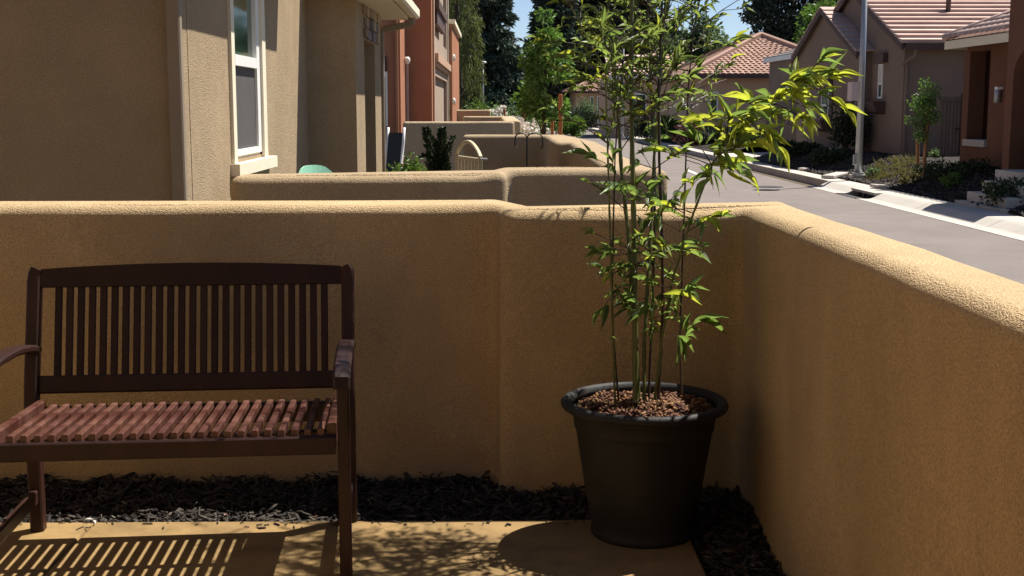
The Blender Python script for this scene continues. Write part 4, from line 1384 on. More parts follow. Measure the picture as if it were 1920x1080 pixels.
# ---- tan hip roofed house
def hip_house(name, label, x0, x1, y0, y1, zb, ze, rise, wallm, tilem, ov=.5, wins=()):
    t = thing(name, label, 'house', ((x0 + x1) / 2, (y0 + y1) / 2, zb))
    mb = MB(); mb.box(x0, x1, y0, y1, zb - .5, ze); obj('wall', mb, wallm, t)
    w2 = min(x1 - x0, y1 - y0) / 2 + ov
    cx = (x0 + x1) / 2
    A, B, C_, D = vec(x0 - ov, y0 - ov, ze), vec(x1 + ov, y0 - ov, ze), vec(x1 + ov, y1 + ov, ze), vec(x0 - ov, y1 + ov, ze)
    if (x1 - x0) <= (y1 - y0):
        r0, r1_ = vec(cx, y0 - ov + w2, ze + rise), vec(cx, y1 + ov - w2, ze + rise)
    else:
        r0, r1_ = vec(x0 - ov + w2, (y0 + y1) / 2, ze + rise), vec(x1 + ov - w2, (y0 + y1) / 2, ze + rise)
    mb = MB(); mb.add([A, B, C_, D, r0, r1_], [(0, 1, 2, 3)] + ([(0, 1, 4), (1, 2, 5, 4), (2, 3, 5), (3, 0, 4, 5)] if (x1 - x0) <= (y1 - y0) else [(0, 1, 5, 4), (1, 2, 5), (2, 3, 4, 5), (3, 0, 4)]))
    obj('roof', mb, tilem, t)
    acc = MB()
    n = 20
    faces = [(A, B, r0, r0), (D, A, r0 if 0 else r1_, r0)] if (x1 - x0) <= (y1 - y0) else [(A, B, r0, r1_), (D, A, r0, r0)]
    for e0, e1, t0, t1 in faces:
        nor = (e1 - e0).cross(t0 - e0).normalized()
        if nor.z < 0: nor = -nor
        for i in range(n):
            u0, u1 = i / n, (i + 1.15) / n
            a, b = e0.lerp(t0, u0), e1.lerp(t1, u0)
            c, d = e1.lerp(t1, min(1, u1)), e0.lerp(t0, min(1, u1))
            k = max(1, int((b - a).length / .24)); s_ = k * 3
            v = []; f = []
            for j in range(s_ + 1):
                q = j / s_
                wv = .5 - .5 * math.cos(2 * math.pi * q * k)
                p0, p1 = a.lerp(b, q), d.lerp(c, q)
                v += [p0 + nor * .004, p0 + nor * (.05 + .05 * wv), p1 + nor * (.012 + .05 * wv)]
            for j in range(s_):
                q = j * 3
                f += [(q, q + 3, q + 4, q + 1), (q + 1, q + 4, q + 5, q + 2)]
            acc.add(v, f)
    o = obj('roof_tiles', acc, tilem, t); o['kind'] = 'stuff'
    mb = MB()
    for a, b in ((A, r0), (B, r0 if (x1 - x0) <= (y1 - y0) else r1_), (D, r1_ if (x1 - x0) <= (y1 - y0) else r0), (r0, r1_)):
        mb.tube([a + vec(0, 0, .08), b + vec(0, 0, .10)], .12, 6)
    obj('ridge_tile', mb, tilem, t)
    mb = MB(); mb.box(x0 - ov, x1 + ov, y0 - ov - .04, y0 - ov, ze - .14, ze + .02); mb.box(x0 - ov - .04, x0 - ov, y0 - ov, y1 + ov, ze - .14, ze + .02); obj('fascia', mb, M['browndark'], t)
    for (wx0, wx1, wz0_, wz1_) in wins:
        mb = MB(); mb.box(wx0, wx1, y0 - .06, y0 - .004, wz0_, wz1_); wi_ = obj('window', mb, M['white'], t)
        mb = MB(); mb.box(wx0 + .08, wx1 - .08, y0 - .075, y0 - .063, wz0_ + .08, wz1_ - .08); obj('pane', mb, M['glass'], wi_)
    return t

Y3 = 52.0
a = atY(1293, 140, Y3 - .5); ap = atY(1427, 69, Y3 + 3); wl_ = atY(1285, 200, Y3).x
hx0 = a.x + .5; hx1 = 2 * ap.x - hx0
h5 = hip_house('tan_hip_house', 'pale tan house with red tiled hip roof behind the bamboo spray', hx0, hx1, Y3, Y3 + 9, .2, a.z, ap.z - a.z, M['tanhouse'], M['tilered'],
               wins=((hx0 + .35, hx0 + .75, 1.2, 2.1),))
mb = MB(); mb.lathe([(0, 0), (.07, 0), (.07, .5), (.11, .5), (.11, .6), (0, .6)], atY(1394, 90, Y3 + 4.5), 10); obj('roof_vent', mb, M['browndark'], h5)
# two farther houses seen between the stalks
a = atY(1142, 143, 66.5); b = atY(1218, 143, 66.5)
h6 = thing('grey_gable_house', 'far tan house with grey pink tiled gable behind the bamboo stalks', 'house', ((a.x + b.x) / 2, 70, .1))
mb = MB(); mb.prism([(a.x + .2, 67, -.1), (b.x + 4, 67, -.1), (b.x + 4, 67, a.z), (a.x + .2, 67, a.z)], (0, 8, 0)); obj('wall', mb, M['tanhouse'], h6)
tp_ = atY(1215, 104, 69.5).z
mb = MB(); mb.prism([(a.x + 0, 66.4, a.z), (b.x, 66.4, a.z), (b.x + .3, 69.5, tp_), (a.x, 69.5, tp_)], (0, 0, -.12)); obj('roof', mb, M['browndark'], h6)
courses('tile_course', h6, M['tile'], (a.x, 66.4, a.z + .03), (b.x, 66.4, a.z + .03), (a.x, 69.5, tp_ + .03), (b.x + .3, 69.5, tp_ + .03), 7, th=.07)
mb = MB(); mb.box(a.x, b.x, 66.3, 66.39, a.z - .18, a.z + .02); obj('fascia', mb, M['white'], h6)
mb = MB(); mb.prism([(b.x + .3, 66.2, a.z - .2), (b.x + .42, 66.2, a.z - .2), (b.x + .75, 69.5, tp_ + .12), (b.x + .63, 69.5, tp_ + .12)], (0, 0, .22)); obj('barge_board', mb, M['browndark'], h6)
q0, q1 = atY(1232, 138, 70), atY(1290, 138, 70); qt = atY(1250, 101, 73)
mb = MB(); mb.prism([(q0.x, 69.9, q0.z), (q1.x, 69.9, q0.z), (q1.x, 73, qt.z), (q0.x, 73, qt.z)], (0, 0, -.1)); obj('roof', mb, M['tilered'], h6)
courses('tile_course', h6, M['tilered'], (q0.x, 69.9, q0.z + .02), (q1.x, 69.9, q0.z + .02), (q0.x, 73, qt.z + .02), (q1.x, 73, qt.z + .02), 7, th=.06)
for x in (a.x + 1.3, a.x + 3.2):
    mb = MB(); mb.box(x, x + .7, 66.93, 66.996, .9, 2.2); wi_ = obj('window', mb, M['white'], h6); mb = MB(); mb.box(x + .07, x + .63, 66.91, 66.926, 1.0, 2.1); obj('pane', mb, M['glass'], wi_)
a = atY(1084, 172, 92); b = atY(1160, 172, 92)
h7 = hip_house('far_tan_house', 'farthest pale house with pink roof between the leafy tree and the bamboo', a.x + .3, b.x + 2, 92.4 + 7, 92.4 + 15, 0, a.z + .1, 1.2, M['tanhouse'], M['tilered'], ov=.6,
               wins=((a.x + 1.4, a.x + 1.7, .6, 2.3), (a.x + 1.95, a.x + 2.25, .6, 2.3)))

# ------------------------------------------------------------------ cars
def car(name, label, loc, rz, paint, L=4.4, Wd=1.75, Hh=1.45):
    t = thing(name, label, 'car', loc, local=True, rz=rz)
    lo = [(-2.15, .28), (-2.2, .55), (-2.1, .82), (-1.3, .92), (1.0, .95), (2.05, .88), (2.18, .55), (2.12, .28)]
    mb = MB(); hw = Wd / 2
    rings = []
    for y, s in ((-hw, .97), (-hw * .93, 1.0), (hw * .93, 1.0), (hw, .97)):
        rings.append([(x * s * L / 4.4, y, .28 + (z - .28) * s) for x, z in lo])
    v = [q for r in rings for q in r]; n = len(lo); f = []
    for i in range(3):
        for k in range(n): f.append((i * n + k, i * n + (k + 1) % n, (i + 1) * n + (k + 1) % n, (i + 1) * n + k))
    f += [tuple(range(n)), tuple(range(3 * n, 4 * n))]
    mb.add(v, f); obj('body', mb, paint, t, False)
    cab = [(-1.25, .90), (-.55, Hh - .03), (.9, Hh), (1.75, .93)]
    for nm, mm, ins, zz in (('cabin', paint, 0, 0), ):
        mb = MB(); v = []
        for y, k in ((-hw * .95, 0), (hw * .95, 0)):
            for (x, z) in cab:
                v.append((x, y * (1 if z < 1 else .80), z))
        f = [(0, 1, 2, 3), (4, 5, 6, 7), (0, 1, 5, 4), (1, 2, 6, 5), (2, 3, 7, 6), (3, 0, 4, 7)]
        mb.add(v, f); cb = obj(nm, mb, mm, t)
    for s in (-1, 1):
        mb = MB(); mb.add([(x, s * (hw * (.95 if z < 1.1 else .83) + .012), z) for x, z in ((-1.0, .98), (-.52, Hh - .10), (.15, Hh - .08), (.15, .98))], [(0, 1, 2, 3)])
        mb.add([(x, s * (hw * (.95 if z < 1.1 else .83) + .012), z) for x, z in ((.22, .98), (.22, Hh - .08), (.85, Hh - .08), (1.45, .98))], [(0, 1, 2, 3)])
        obj('side_window', mb, M['glass'], t)
        for x in (-1.35, 1.35):
            mb = MB()
            mb.tube([(x, s * (hw - .20), .32), (x, s * (hw + .01), .32)], .32, 20); wh = obj('wheel', mb, M['rubber'], t)
            mb = MB(); mb.tube([(x, s * (hw + .011), .32), (x, s * (hw + .02), .32)], .2, 14); obj('rim', mb, M['galv'], wh)
        mb = MB(); mb.box(-2.2, -2.08, s * hw * .6 - .18, s * hw * .6 + .18, .60, .74); obj('headlight', mb, M['lamp'], t)
        mb = MB(); mb.box(2.06, 2.2, s * hw * .65 - .15, s * hw * .65 + .15, .62, .78); obj('tail_light', mb, M['tilered'], t)
    for pts in (((-1.27, .95), (-.60, Hh - .06)), ((1.72, .97), (.95, Hh - .03))):
        (xa, za), (xb, zb_) = pts; sg = -1 if xa < 0 else 1
        mb = MB(); mb.add([(xa + sg * .02, -hw * .86, za), (xa + sg * .02, hw * .86, za), (xb + sg * .02, hw * .70, zb_), (xb + sg * .02, -hw * .70, zb_)], [(0, 1, 2, 3)]); obj('windscreen', mb, M['glass'], t)
    mb = MB(); mb.box(-2.23, -2.14, -.5, .5, .36, .50); obj('grille', mb, M['black'], t)
    return t
car('blue_car', 'dark blue car parked in the shaded driveway behind the bamboo', (8.3, 74.5, .04), R(4), M['bluecar'])
car('white_car', 'white car with dark windscreen just showing above the farthest courtyard wall', (-3.0, 110, 0), R(90), M['whitecar'], Hh=1.62)

# ------------------------------------------------------------------ street lamps
def lamp(name, label, base, h, r, arm=(-1, 0), sign=False, group='street lamps along the road'):
    b = Vector(base)
    t = thing(name, label, 'street lamp', base, group)
    mb = MB(); mb.tube([b, b + vec(0, 0, h * .5), b + vec(0, 0, h)], [r, r * .8, r * .55], 14); obj('pole', mb, M['galv'], t, True)
    mb = MB(); mb.box(b.x - r * 2, b.x + r * 2, b.y - r * 2, b.y + r * 2, b.z - .1, b.z + .05); obj('base', mb, M['walk'], t)
    mb = MB(); mb.tube([b + vec(0, 0, .04), b + vec(0, 0, .10)], r * 1.6, 14); obj('collar', mb, M['galv'], t)
    mb = MB(); mb.prism([(b.x - r - .03, b.y - .05, b.z + .28), (b.x - r - .045, b.y, b.z + .25), (b.x - r - .03, b.y + .05, b.z + .28), (b.x - r - .03, b.y + .05, b.z + .46), (b.x - r - .03, b.y - .05, b.z + .46)], (.05, 0, 0)); obj('hand_hole', mb, M['galv'], t)
    mb = MB(); mb.lathe([(0, h + .02), (.06, h), (.10, h - .05), (.24, h - .02), (.26, h + .04), (.2, h + .10), (0, h + .13)], b, 16); obj('lamp_head', mb, M['galv'], t, True)
    mb = MB(); mb.lathe([(0, h - .06), (.09, h - .06), (.2, h - .025), (0, h - .02)], b, 14); obj('lens', mb, M['lamp'], t)
    if sign:
        mb = MB(); mb.box(b.x - r - .13, b.x - r + .02, b.y - .04, b.y + .28, 1.62, 2.0); s = obj('sign', mb, M['sign'], t)
    return t
lb = bedpt(1609, 336)
lb = Vector((7.52, atX(1609, 330, 7.52).y, .06))
lamp('street_lamp', 'tall grey steel lamp post in the mulch bed across the street', lb, 4.55, .078, sign=True)
lamp('street_lamp', 'small far lamp post in front of the dark conifer left of the leafy tree', (atY(905.5, 120, 86).x, 86, -.1), atY(905, 118, 86).z + .1, .075)
lamp('street_lamp', 'grey lamp post half hidden behind the bamboo stalks', (atY(1169, 75, 62).x, 62, 0), atY(1169, 72, 62).z, .07)

# ------------------------------------------------------------------ things in the neighbour's courtyards
# arched metal gate
gA, gB = Vector((-.415, 14.6, 0)), Vector((-.135, 13.7, 0))
gt = thing('arched_gate', 'beige metal garden gate with arched top in front of the third wall', 'gate', gA)
gd = (gB - gA); ztop = 1.14; zsp = .985
for q in (gA, gB):
    mb = MB(); mb.beam([q, q + vec(0, 0, zsp - .02)], .04, .04, .006, up=(0, 1, 0)); obj('gate_post', mb, M['gate'], gt)
for zz in (zsp - .05, .1):
    mb = MB(); mb.beam([gA + vec(0, 0, zz), gB + vec(0, 0, zz)], .03, .04, .005); obj('gate_rail', mb, M['gate'], gt)
pts = []
for k in range(13):
    u = k / 12
    pts.append(gA + gd * u + vec(0, 0, zsp - .02 + (ztop - .0 - zsp) * math.sin(math.pi * u) ** .8))
mb = MB(); mb.beam(pts, .04, .035, .006); obj('arch', mb, M['gate'], gt)
for k in range(1, 7):
    q = gA + gd * k / 7
    mb = MB(); mb.beam([q + vec(0, 0, .1), q + vec(0, 0, zsp - .05)], .034, .03, .004, up=(0, 1, 0)); obj('gate_bar', mb, M['gate'], gt)
mb = MB(); mb.tube([gB + vec(0, -.03, .95), gB + vec(.07, -.05, .95)], .012, 6); obj('latch', mb, M['galv'], gt)

# shepherd's hook
bx = atY(988, 300, 14.9)
hk = thing('garden_hook', 'thin black double shepherd hook in front of the third wall', 'plant hook', (bx.x, 14.9, 0))
zt_ = atY(988, 256, 14.9).z
mb = MB(); mb.tube([(bx.x, 14.9, 0), (bx.x, 14.9, zt_)], .009, 6); obj('stem', mb, M['black'], hk)
for s, px in ((-1, 966), (1, 1017)):
    e = atY(px, 270, 14.9); m_ = (e.x + bx.x) / 2; r_ = abs(e.x - bx.x) / 2
    pts = [(bx.x, 14.9, zt_ - .1)] + [(m_ + s * -r_ * math.cos(math.pi * k / 10), 14.9, zt_ - .02 + .06 * math.sin(math.pi * k / 10)) for k in range(11)] + [(e.x + s * .005, 14.9, zt_ - .11), (e.x - s * .02, 14.9, zt_ - .14)]
    mb = MB(); mb.tube(pts, .008, 6); obj('hook', mb, M['black'], hk)

# green plastic chair
ch = thing('plastic_chair', 'mint green plastic garden chair peeking over the second wall', 'chair', (-1.34, 10.0, 0), local=True, rz=R(58))
ch.scale = (1.03, 1.03, 1.07)
mb = MB(); n = 10
rows = []
for i in range(n + 1):
    u = -1 + 2 * i / n
    zt2 = .98 - .07 * u * u * u * u - .05 * abs(u) ** 3
    rows.append((u * .235, .04 + .06 * (1 - u * u), zt2))
v = [(x, y - .06, .45) for x, y, z in rows] + [(x, y, z) for x, y, z in rows]
v += [(x, y - .075, .45) for x, y, z in rows] + [(x, y - .014, z) for x, y, z in rows]
k = n + 1; f = []
for i in range(n):
    f += [(i, i + 1, k + i + 1, k + i), (2 * k + i, 3 * k + i, 3 * k + i + 1, 2 * k + i + 1), (k + i, k + i + 1, 3 * k + i + 1, 3 * k + i)]
mb.add(v, f); obj('backrest', mb, M['greenplastic'], ch, False)
mb = MB()
for i in range(5):
    x = -.15 + .075 * i
    mb.box(x - .008, x + .008, .045, .052, .72, .90)
obj('back_slot', mb, M['dark'], ch)
mb = MB(); mb.box(-.24, .24, -.46, .0, .41, .45); obj('seat', mb, M['greenplastic'], ch)
for x in (-.22, .22):
    for y in (-.43, -.02):
        mb = MB(); mb.beam([(x * 1.12, y, 0), (x, y, .41)], .045, .045, .01, up=(0, 1, 0)); obj('leg', mb, M['greenplastic'], ch)
    mb = MB(); mb.beam([(x * 1.1, .02, .66), (x * 1.15, -.40, .64), (x * 1.12, -.44, .41)], .05, .025, .006); obj('armrest', mb, M['greenplastic'], ch)

# white and black patio chair by the red house
pc = atY(724, 292, 17.4)
ch = thing('patio_chair', 'small white framed patio chair with black sling beside the red wall', 'chair', (pc.x, 17.4, 0), local=True, rz=R(-35))
for x in (-.14, .14):
    mb = MB(); mb.tube([(x, -.25, 0), (x, -.2, .45), (x, .12, .55), (x, .2, 1.02), (x, .22, 1.22)], .02, 6); obj('frame', mb, M['white'], ch, True)
    mb = MB(); mb.tube([(x, .25, 0), (x, .15, .5)], .02, 6); obj('leg', mb, M['white'], ch)
mb = MB(); mb.prism([(-.13, .125, .56), (.13, .125, .56), (.13, .21, 1.15), (-.13, .21, 1.15)], (0, .012, 0)); obj('backrest', mb, M['black'], ch)
mb = MB(); mb.prism([(-.13, -.2, .46), (.13, -.2, .46), (.13, .12, .55), (-.13, .12, .55)], (0, 0, .012)); obj('seat', mb, M['black'], ch)

# spiky dark plant
sp = thing('spiky_plant', 'dark green plant with tall tapering leafy stalks in front of the pale tan wall', 'plant', (-.72, 18.2, 0))
def stalk(pts, r0, n, seed):
    g = np.random.default_rng(seed)
    pts = [Vector(p) for p in pts]
    P = []; D = []; L = []
    for i in range(n):
        u = g.random() ** .8; s = u * (len(pts) - 1); k = min(int(s), len(pts) - 2); q = pts[k].lerp(pts[k + 1], s - k)
        a = g.uniform(0, 6.283); rr = r0 * (1 - u * .85) * g.random() ** .5
        P.append(q + Vector((math.cos(a) * rr, math.sin(a) * rr, 0))); D.append((math.cos(a), math.sin(a), .7)); L.append(.05 * g.uniform(.6, 1.3))
    return np.array(P), np.array(D), np.array(L)
for i, (p0, p1, p2, r0, n) in enumerate((((818, 330), (812, 285), (797, 240), .15, 1100), ((826, 330), (828, 285), (829, 241), .14, 1100), ((835, 330), (838, 290), (850, 257), .055, 260),
                                        ((814, 312), (800, 290), (788, 297), .05, 160), ((815, 330), (822, 312), (824, 290), .22, 1200))):
    pts = [atY(*p0, 18.2 + .04 * i), atY(*p1, 18.2), atY(*p2, 18.2)]
    P_, D_, L_ = stalk(pts, r0, n, 40 + i)
    V, F = leaf_cards(P_, D_, L_, L_ * .45, i)
    link('leafy_stalk', npmesh('leafy_stalk', V, F), M['leafdark'], sp)
    mb = MB(); base_ = Vector((pts[0].x, pts[0].y, 0)); mb.tube([base_, *pts], [.02, .018, .012, .004], 5); obj('stem', mb, M['bark'], sp)
q = atY(768, 305, 15.5)
shrub('flowering_shrub', 'small bright green rounded shrub at the foot of the red wall', (q.x, 15.5, .55), .24, .24, .42, M['leafshrub'], 700, .055, 31)

# ------------------------------------------------------------------ street trees, stakes, roses (left side of the road)
broad_tree('maple_tree', 'young leafy green tree by the road behind the third wall', 'tree', (1.13, 29, -.05), 3.6, 2.25, .66, 1.32, M['leaftree'], 40, 62, .125, .20, tr=.045, seed=8, taper=.62)
for i, (px, py0, Y, r_, lab) in enumerate(((1051.5, 176, 26.5, .042, 'tallest orange wooden tree stake beside the leafy tree'), (1037, 222, 28, .034, 'short orange tree stake left of the tallest stake'),
                                     (1020, 214, 32, .036, 'orange tree stake between shrubs left of the leafy tree trunk'), (983, 205, 36, .04, 'orange tree stake among the white roses'),
                                     (975, 244, 20.5, .026, 'small orange stake just above the third wall'), (946, 204, 40, .04, 'farthest orange stake behind the rose bushes'))):
    p = atY(px, py0, Y)
    t = thing('tree_stake', lab, 'stake', (p.x, Y, -.08), 'wooden stakes along the verge')
    mb = MB(); mb.tube([(p.x, Y, -.1), (p.x + rnd.uniform(-.02, .02), Y, p.z - .02), (p.x, Y, p.z)], [r_, r_, r_ * .75], 10); obj('post', mb, M['stake'], t, False)
    if i == 0:
        pz = atY(px, 211, Y).z
        mb = MB(); mb.lathe([(r_ + .004, -.012), (r_ + .008, -.012), (r_ + .008, .012), (r_ + .004, .012)], (p.x, Y, pz), 12); obj('tie', mb, M['black'], t)
shr = [(905, 40, 52, .9, 1.0, 'leafshrub'), (935, 200, 44, .65, 1.5, 'leaftree'), (962, 215, 38, .55, 1.2, 'leafshrub'), (990, 225, 33, .5, 1.15, 'leaftree'), (1012, 235, 29.5, .45, 1.05, 'leafshrub'),
       (1030, 240, 26.5, .36, .95, 'leaftree'), (925, 200, 58, .9, 1.9, 'leaftree'), (897, 200, 66, 1.1, 2.0, 'leafshrub'), (958, 200, 50, .8, 2.2, 'farleaf'), (1000, 200, 46, .7, 1.8, 'leafshrub')]
labs = ['low yellow green shrub near the far lamp post', 'mid green rose bush with white blooms on top', 'rounded shrub left of the leafy tree trunk', 'dense green bush behind the shepherd hook',
        'bright green bush right behind the third wall', 'nearest green bush beside the tallest stake', 'tall green bush below the dark conifer', 'far bush beside the willow', 'tall grey green bush above the roses', 'bush behind the leafy tree']
for i, (px, _, Y, rx, h_, mm) in enumerate(shr):
    x = atY(px, 200, Y).x
    t = shrub('verge_shrub', labs[i], (x, Y, -.06), rx, rx, h_, M[mm], 1500, .10 + Y * .0006, 60 + i, 'shrubs along the verge')
    if i in (1, 2, 3):
        g = np.random.default_rng(i)
        n = 46
        P_ = np.stack([x + g.normal(0, rx * .5, n), Y - rx * .6 + g.normal(0, .15, n), h_ * g.uniform(.6, 1.0, n)], 1)
        P_ = np.repeat(P_, 6, 0) + g.normal(0, .02, (n * 6, 3))
        V, F = leaf_cards(P_, g.normal(size=(n * 6, 3)), np.full(n * 6, .10), np.full(n * 6, .08), 5)
        link('bloom', npmesh('bloom', V, F), M['petal'], t)['kind'] = 'stuff'

# ------------------------------------------------------------------ planting across the street
b_ = bedpt(1731, 328)
t = broad_tree('young_tree', 'slender young tree tied to two stakes in front of the brown house', 'tree', b_, 1.9, 1.28, .24, .55, M['leaftree'], 30, 42, .062, .13, tr=.016, seed=12, taper=.2)
for (px, py, px2, py2, lb_) in ((1741, 198, 1731, 328, 'tan stake right of the slender young tree'), (1720, 262, 1722, 328, 'shorter tan stake left of the slender young tree')):
    a = bedpt(px2, py2); e = atY(px, py, a.y)
    s = thing('tree_stake', lb_, 'stake', a, 'stakes of the young tree')
    mb = MB(); mb.tube([a - vec(0, 0, .1), e], [.036, .034], 10); obj('post', mb, M['staketan'], s)
for i, (px, py, rx, h_, mm, n, ls, lab) in enumerate((
        (1784, 352, .22, .28, 'leafshrub', 500, .06, 'small bright green shrub in the sunlit mulch near the steps'),
        (1772, 330, .5, .32, 'leafdark', 900, .06, 'dark low hedge below the rust house wall, left part'),
        (1825, 328, .42, .36, 'leafdark', 900, .06, 'dark low hedge beside the entry steps'),
        (1742, 322, .3, .22, 'leafdark', 600, .06, 'dark low plant between the young tree and the hedge'),
        (1895, 385, .50, .42, 'leafdark', 1300, .06, 'dark rounded shrub in front of the steps at the right edge'),
        (1706, 345, .2, .14, 'grass', 300, .07, 'low olive plant in the mulch by the pavement'),
        (1752, 296, .14, .2, 'farleaf', 260, .07, 'pale grey leaved plant near the side gate'),
        (1640, 330, .2, .2, 'farleaf', 260, .07, 'low grey green plant right of the lamp post'),
        (1592, 285, .36, 1.6, 'leafdark', 1500, .10, 'dark tall bush against the brown house behind the lamp post'),
        (1500, 290, .6, .35, 'leafdark', 800, .09, 'dark low planting in the shaded bed below the left gable'),
        (1560, 300, .6, .3, 'leafdark', 800, .09, 'dark low planting in the shaded bed left of the lamp post'),
        (1475, 285, .5, .35, 'leafdark', 800, .09, 'dark low planting at the driveway corner'),
        (1467, 262, .22, .75, 'leafdark', 500, .09, 'narrow dark shrub in front of the wooden fence'))):
    p = bedpt(px, py)
    if i == 8: p = vec(atY(1598, 200, 31.6).x - .15, 31.6, .35)
    shrub('bed_shrub', lab, p, rx, rx, h_, M[mm], n, ls, 100 + i, 'plants in the bed across the street')
for i, (x, Y, rx, h_, mm, lab) in enumerate(((atY(1302, 200, 49.5).x, 49.5, .7, 1.1, 'leafred', 'dark red shrub beside the tan hip roofed house'), (atY(1345, 200, 49).x, 49, 1.0, .8, 'leafdark', 'dark hedge at the foot of the tan hip roofed house'),
                                       (atY(1400, 200, 48).x, 48, 1.0, .7, 'leafdark', 'dark shrub at the driveway of the tan house'), (atY(1245, 200, 55).x, 55, .9, 1.3, 'leafshrub', 'green shrub behind the middle bamboo stalks'),
                                       (atY(1215, 200, 60).x, 60, .9, 1.5, 'leafdark', 'dark shrub beside the blue car'), (atY(1073, 200, 62).x, 64, .8, 1.2, 'leafshrub', 'pale green bush right of the tallest stake'),
                                       (atY(1092, 200, 84).x, 84, 1.1, 1.5, 'leafdark', 'dark shrub in front of the farthest house'), (atY(1100, 200, 87).x, 88, .6, 2.6, 'farleaf', 'thin shrub standing before the farthest house'),
                                       (atY(1160, 200, 84).x, 84, 1.3, 1.6, 'leafdark', 'dark bush right of the blue car'))):
    shrub('far_shrub', lab, (x, Y, .0), rx, rx, h_, M[mm], 1300, .16, 140 + i, 'shrubs in front of the far houses')
# grasses
g = np.random.default_rng(77); P_ = []
for _ in range(42):
    p = bedpt(g.uniform(1640, 1725), g.uniform(302, 340))
    if (p.x - 7.3) < .05: continue
    for k in range(26):
        P_.append((p.x + g.normal(0, .06), p.y + g.normal(0, .10), p.z - .01))
P_ = np.array(P_); n = len(P_)
V, F = leaf_cards(P_, np.stack([g.normal(0, .5, n), g.normal(0, .5, n), np.full(n, 1.)], 1), g.uniform(.08, .2, n), np.full(n, .014), 3)
tag(link('ornamental_grass', npmesh('ornamental_grass', V, F), M['grass']), 'dry olive ornamental grasses beside the young tree', 'grass', kind='stuff')

# ------------------------------------------------------------------ background trees
def conifer(name, label, base, h, r, m, seed, lev=26, per=150, ls=.35, low=.04, droop=.25, group='tall conifers behind the houses', powr=.8):
    g = np.random.default_rng(seed); b = Vector(base)
    t = thing(name, label, 'tree', base, group)
    mb = MB(); mb.tube([b, b + vec(0, 0, h * .5), b + vec(0, 0, h)], [h * .02 + .06, h * .012, .02], 8); obj('trunk', mb, M['bark'], t, True)
    P = []; D = []; L = []; br_ = MB()
    for i in range(lev):
        u = low + (1 - low) * (i + g.random() * .6) / lev
        rr = r * (1 - u) ** powr + .15
        for k in range(int(5 + 4 * (1 - u))):
            a = g.uniform(0, 6.283); ln = rr * g.uniform(.55, 1.12)
            d0 = np.array([math.cos(a), math.sin(a), 0.])
            p0 = np.array([b.x, b.y, b.z + u * h])
            br_.tube([Vector(p0), Vector(p0 + d0 * ln + [0, 0, -droop * ln])], [.03, .006], 4)
            n = int(per * ln / r) + 8
            s = g.random(n) ** .7
            sd = g.normal(0, .16 * ln, n) * s
            pp = p0 + d0 * (s * ln)[:, None] + np.stack([-d0[1] * sd, d0[0] * sd, -droop * ln * s * s + g.normal(0, .07 * r * .5, n)], 1)
            P.append(pp); D.append(d0 + g.normal(0, .6, (n, 3)) + [0, 0, -.25]); L.append(ls * g.uniform(.5, 1.2, n))
    obj('limb', br_, M['bark'], t)
    P = np.concatenate(P); D = np.concatenate(D); L = np.concatenate(L)
    V, F = leaf_cards(P, D, L, L * .32, seed)
    link('crown', npmesh('crown', V, F), m, t)
    return t
Xat = lambda px, Y: atY(px, 200, Y).x
conifer('conifer_tree', 'dark blue green conifer left of the sky gap', (Xat(915, 104), 104, -.1), 16.5, 3.3, M['needle'], 1, lev=44, per=330, ls=.62)
conifer('conifer_tree', 'dark broad conifer right of the sky gap', (Xat(1046, 112), 112, -.1), 15.5, 4.3, M['needle'], 2, lev=40, per=360, ls=.66)
conifer('conifer_tree', 'dark conifer half hidden by the willow', (Xat(868, 116), 116, -.1), 17, 3.4, M['needleblack'], 3, ls=.6, per=260)
for i, (px, Y, h, r, lab) in enumerate(((1092, 118, 15.0, 4.0, 'near black evergreen behind the leafy tree'), (1135, 114, 14.6, 4.2, 'near black evergreen above the farthest house'), (1178, 122, 13.8, 4.2, 'near black evergreen behind the thick bamboo stalk'),
                                    (1235, 119, 9.5, 3.4, 'lower dark evergreen behind the bamboo'))):
    conifer('evergreen_tree', lab, (Xat(px, Y), Y, -.1), h, r, M['needleblack'], 20 + i, lev=30, per=420, ls=.75, droop=.15, powr=.5, group='dark evergreens beyond the far houses')
broad_tree('grey_green_tree', 'soft grey green tree behind the bamboo, below the pale sky', 'tree', (Xat(1312, 96), 96, 0), 9, 5.4, 2.0, 2.9, M['farleaf'], 56, 170, .38, .75, tr=.16, seed=33, taper=.5)
broad_tree('grey_green_tree', 'lower grey green tree between the bamboo stalks', 'tree', (Xat(1232, 92), 92, 0), 8, 4.4, 1.6, 2.4, M['farleaf'], 40, 140, .32, .65, tr=.14, seed=34, taper=.5)
broad_tree('dark_oak_tree', 'huge nearly black tree behind the tan and brown houses', 'tree', (Xat(1476, 74), 74, 0), 12, 6.9, 2.55, 3.6, M['needleblack'], 110, 230, .30, .72, tr=.3, seed=35, taper=.15, ry=2.4)
broad_tree('green_tree', 'mid green tree showing beside the left gable of the brown house', 'tree', (Xat(1545, 66), 66, 0), 9, 5.2, 1.3, 2.0, M['leaftree'], 40, 140, .22, .5, tr=.12, seed=36)
broad_tree('dark_oak_tree', 'dark tree crown directly behind the brown gables', 'tree', (Xat(1580, 76), 76, 0), 11, 6.6, 2.2, 3.2, M['needleblack'], 70, 220, .30, .72, tr=.3, seed=37, taper=.15)

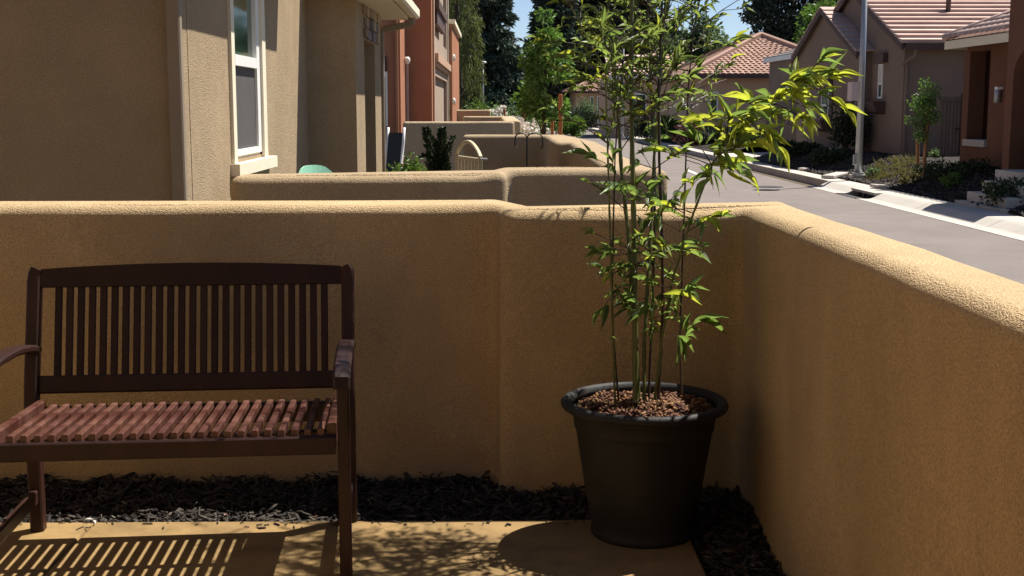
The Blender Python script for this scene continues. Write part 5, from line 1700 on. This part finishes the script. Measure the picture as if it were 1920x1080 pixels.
# willow: hanging strands
t = thing('willow_tree', 'olive green weeping willow with hanging strands beside the red house', 'tree', (Xat(858, 72), 72, -.1))
g = np.random.default_rng(50); b = Vector((Xat(858, 72), 72, -.1))
mb = MB(); mb.tube([b, b + vec(.1, 0, 2.4), b + vec(0, 0, 6.5), b + vec(.1, .1, 8.6)], [.28, .22, .12, .03], 8)
P = []; D = []; L = []
for k in range(170):
    a = g.uniform(0, 6.283); s = g.random() ** .5; rr = 1.45 * s
    zt2 = 1.6 + 7.6 * g.random() ** .8
    rr *= (1.12 - .06 * zt2)
    top = np.array([b.x + math.cos(a) * rr, b.y + math.sin(a) * rr, zt2])
    if k % 9 == 0: mb.tube([b + vec(0, 0, max(1.5, zt2 - 1.2)), Vector(top)], [.05, .01], 4)
    ln = g.uniform(.6, 1.7); n = 70
    s2 = g.random(n)
    out = np.array([math.cos(a), math.sin(a), 0]) * .5
    pp = top + out * (np.sqrt(s2) * .6)[:, None] + np.stack([g.normal(0, .09, n), g.normal(0, .09, n), -s2 * ln + g.normal(0, .05, n)], 1)
    P.append(pp); D.append(np.array([out[0] * .4, out[1] * .4, -1]) + g.normal(0, .35, (n, 3))); L.append(.22 * g.uniform(.6, 1.3, n))
obj('trunk', mb, M['bark'], t, True)
P = np.concatenate(P); D = np.concatenate(D); L = np.concatenate(L)
V, F = leaf_cards(P, D, L, L * .22, 51)
link('crown', npmesh('crown', V, F), M['willow'], t)
# hedge mass closing the far end of the street
cl = []
r2 = random.Random(8)
for k in range(150):
    cl.append((r2.uniform(-26, 40), r2.uniform(128, 136), r2.uniform(.3, 4.2), r2.uniform(1.1, 1.9)))
tag(crown('far_thicket', None, M['needleblack'], cl, 150, .5, 90), 'dark thicket closing the far end of the street', 'thicket', kind='stuff')

# a few dry leaves and petals on the patio edge
for i, (px, py, mm, lab) in enumerate(((160, 974, 'petal', 'pale dry leaf on the mulch edge left of the slab joint'), (176, 976, 'blind', 'second pale dry leaf lying at the slab joint'), (597, 968, 'potchip', 'small orange brown dry leaf on the mulch near the bench leg'),
                                 (420, 966, 'tilered', 'small reddish dry leaf on the mulch under the bench'), (1412, 1062, 'twig', 'pale dry leaf on the dark mulch right of the pot'))):
    p = atZ(px, py, .012)
    v, f = LEAF[i % 4]
    me = bpy.data.meshes.new('fallen_leaf'); me.from_pydata([(x * .032, y * .012, z * .02) for x, y, z in v], [], f)
    o = link('fallen_leaf', me, M[mm]); o.location = (p.x, p.y, max(p.z, mulz(p.x, p.y) + .02 if p.y > 4.53 or p.x > .69 else .006)); o.rotation_euler = (0, 0, rnd.uniform(0, 6))
    tag(o, lab, 'leaf')

for o in bpy.data.objects:
    for k_ in ('_base', '_local'):
        if k_ in o.keys(): del o[k_]
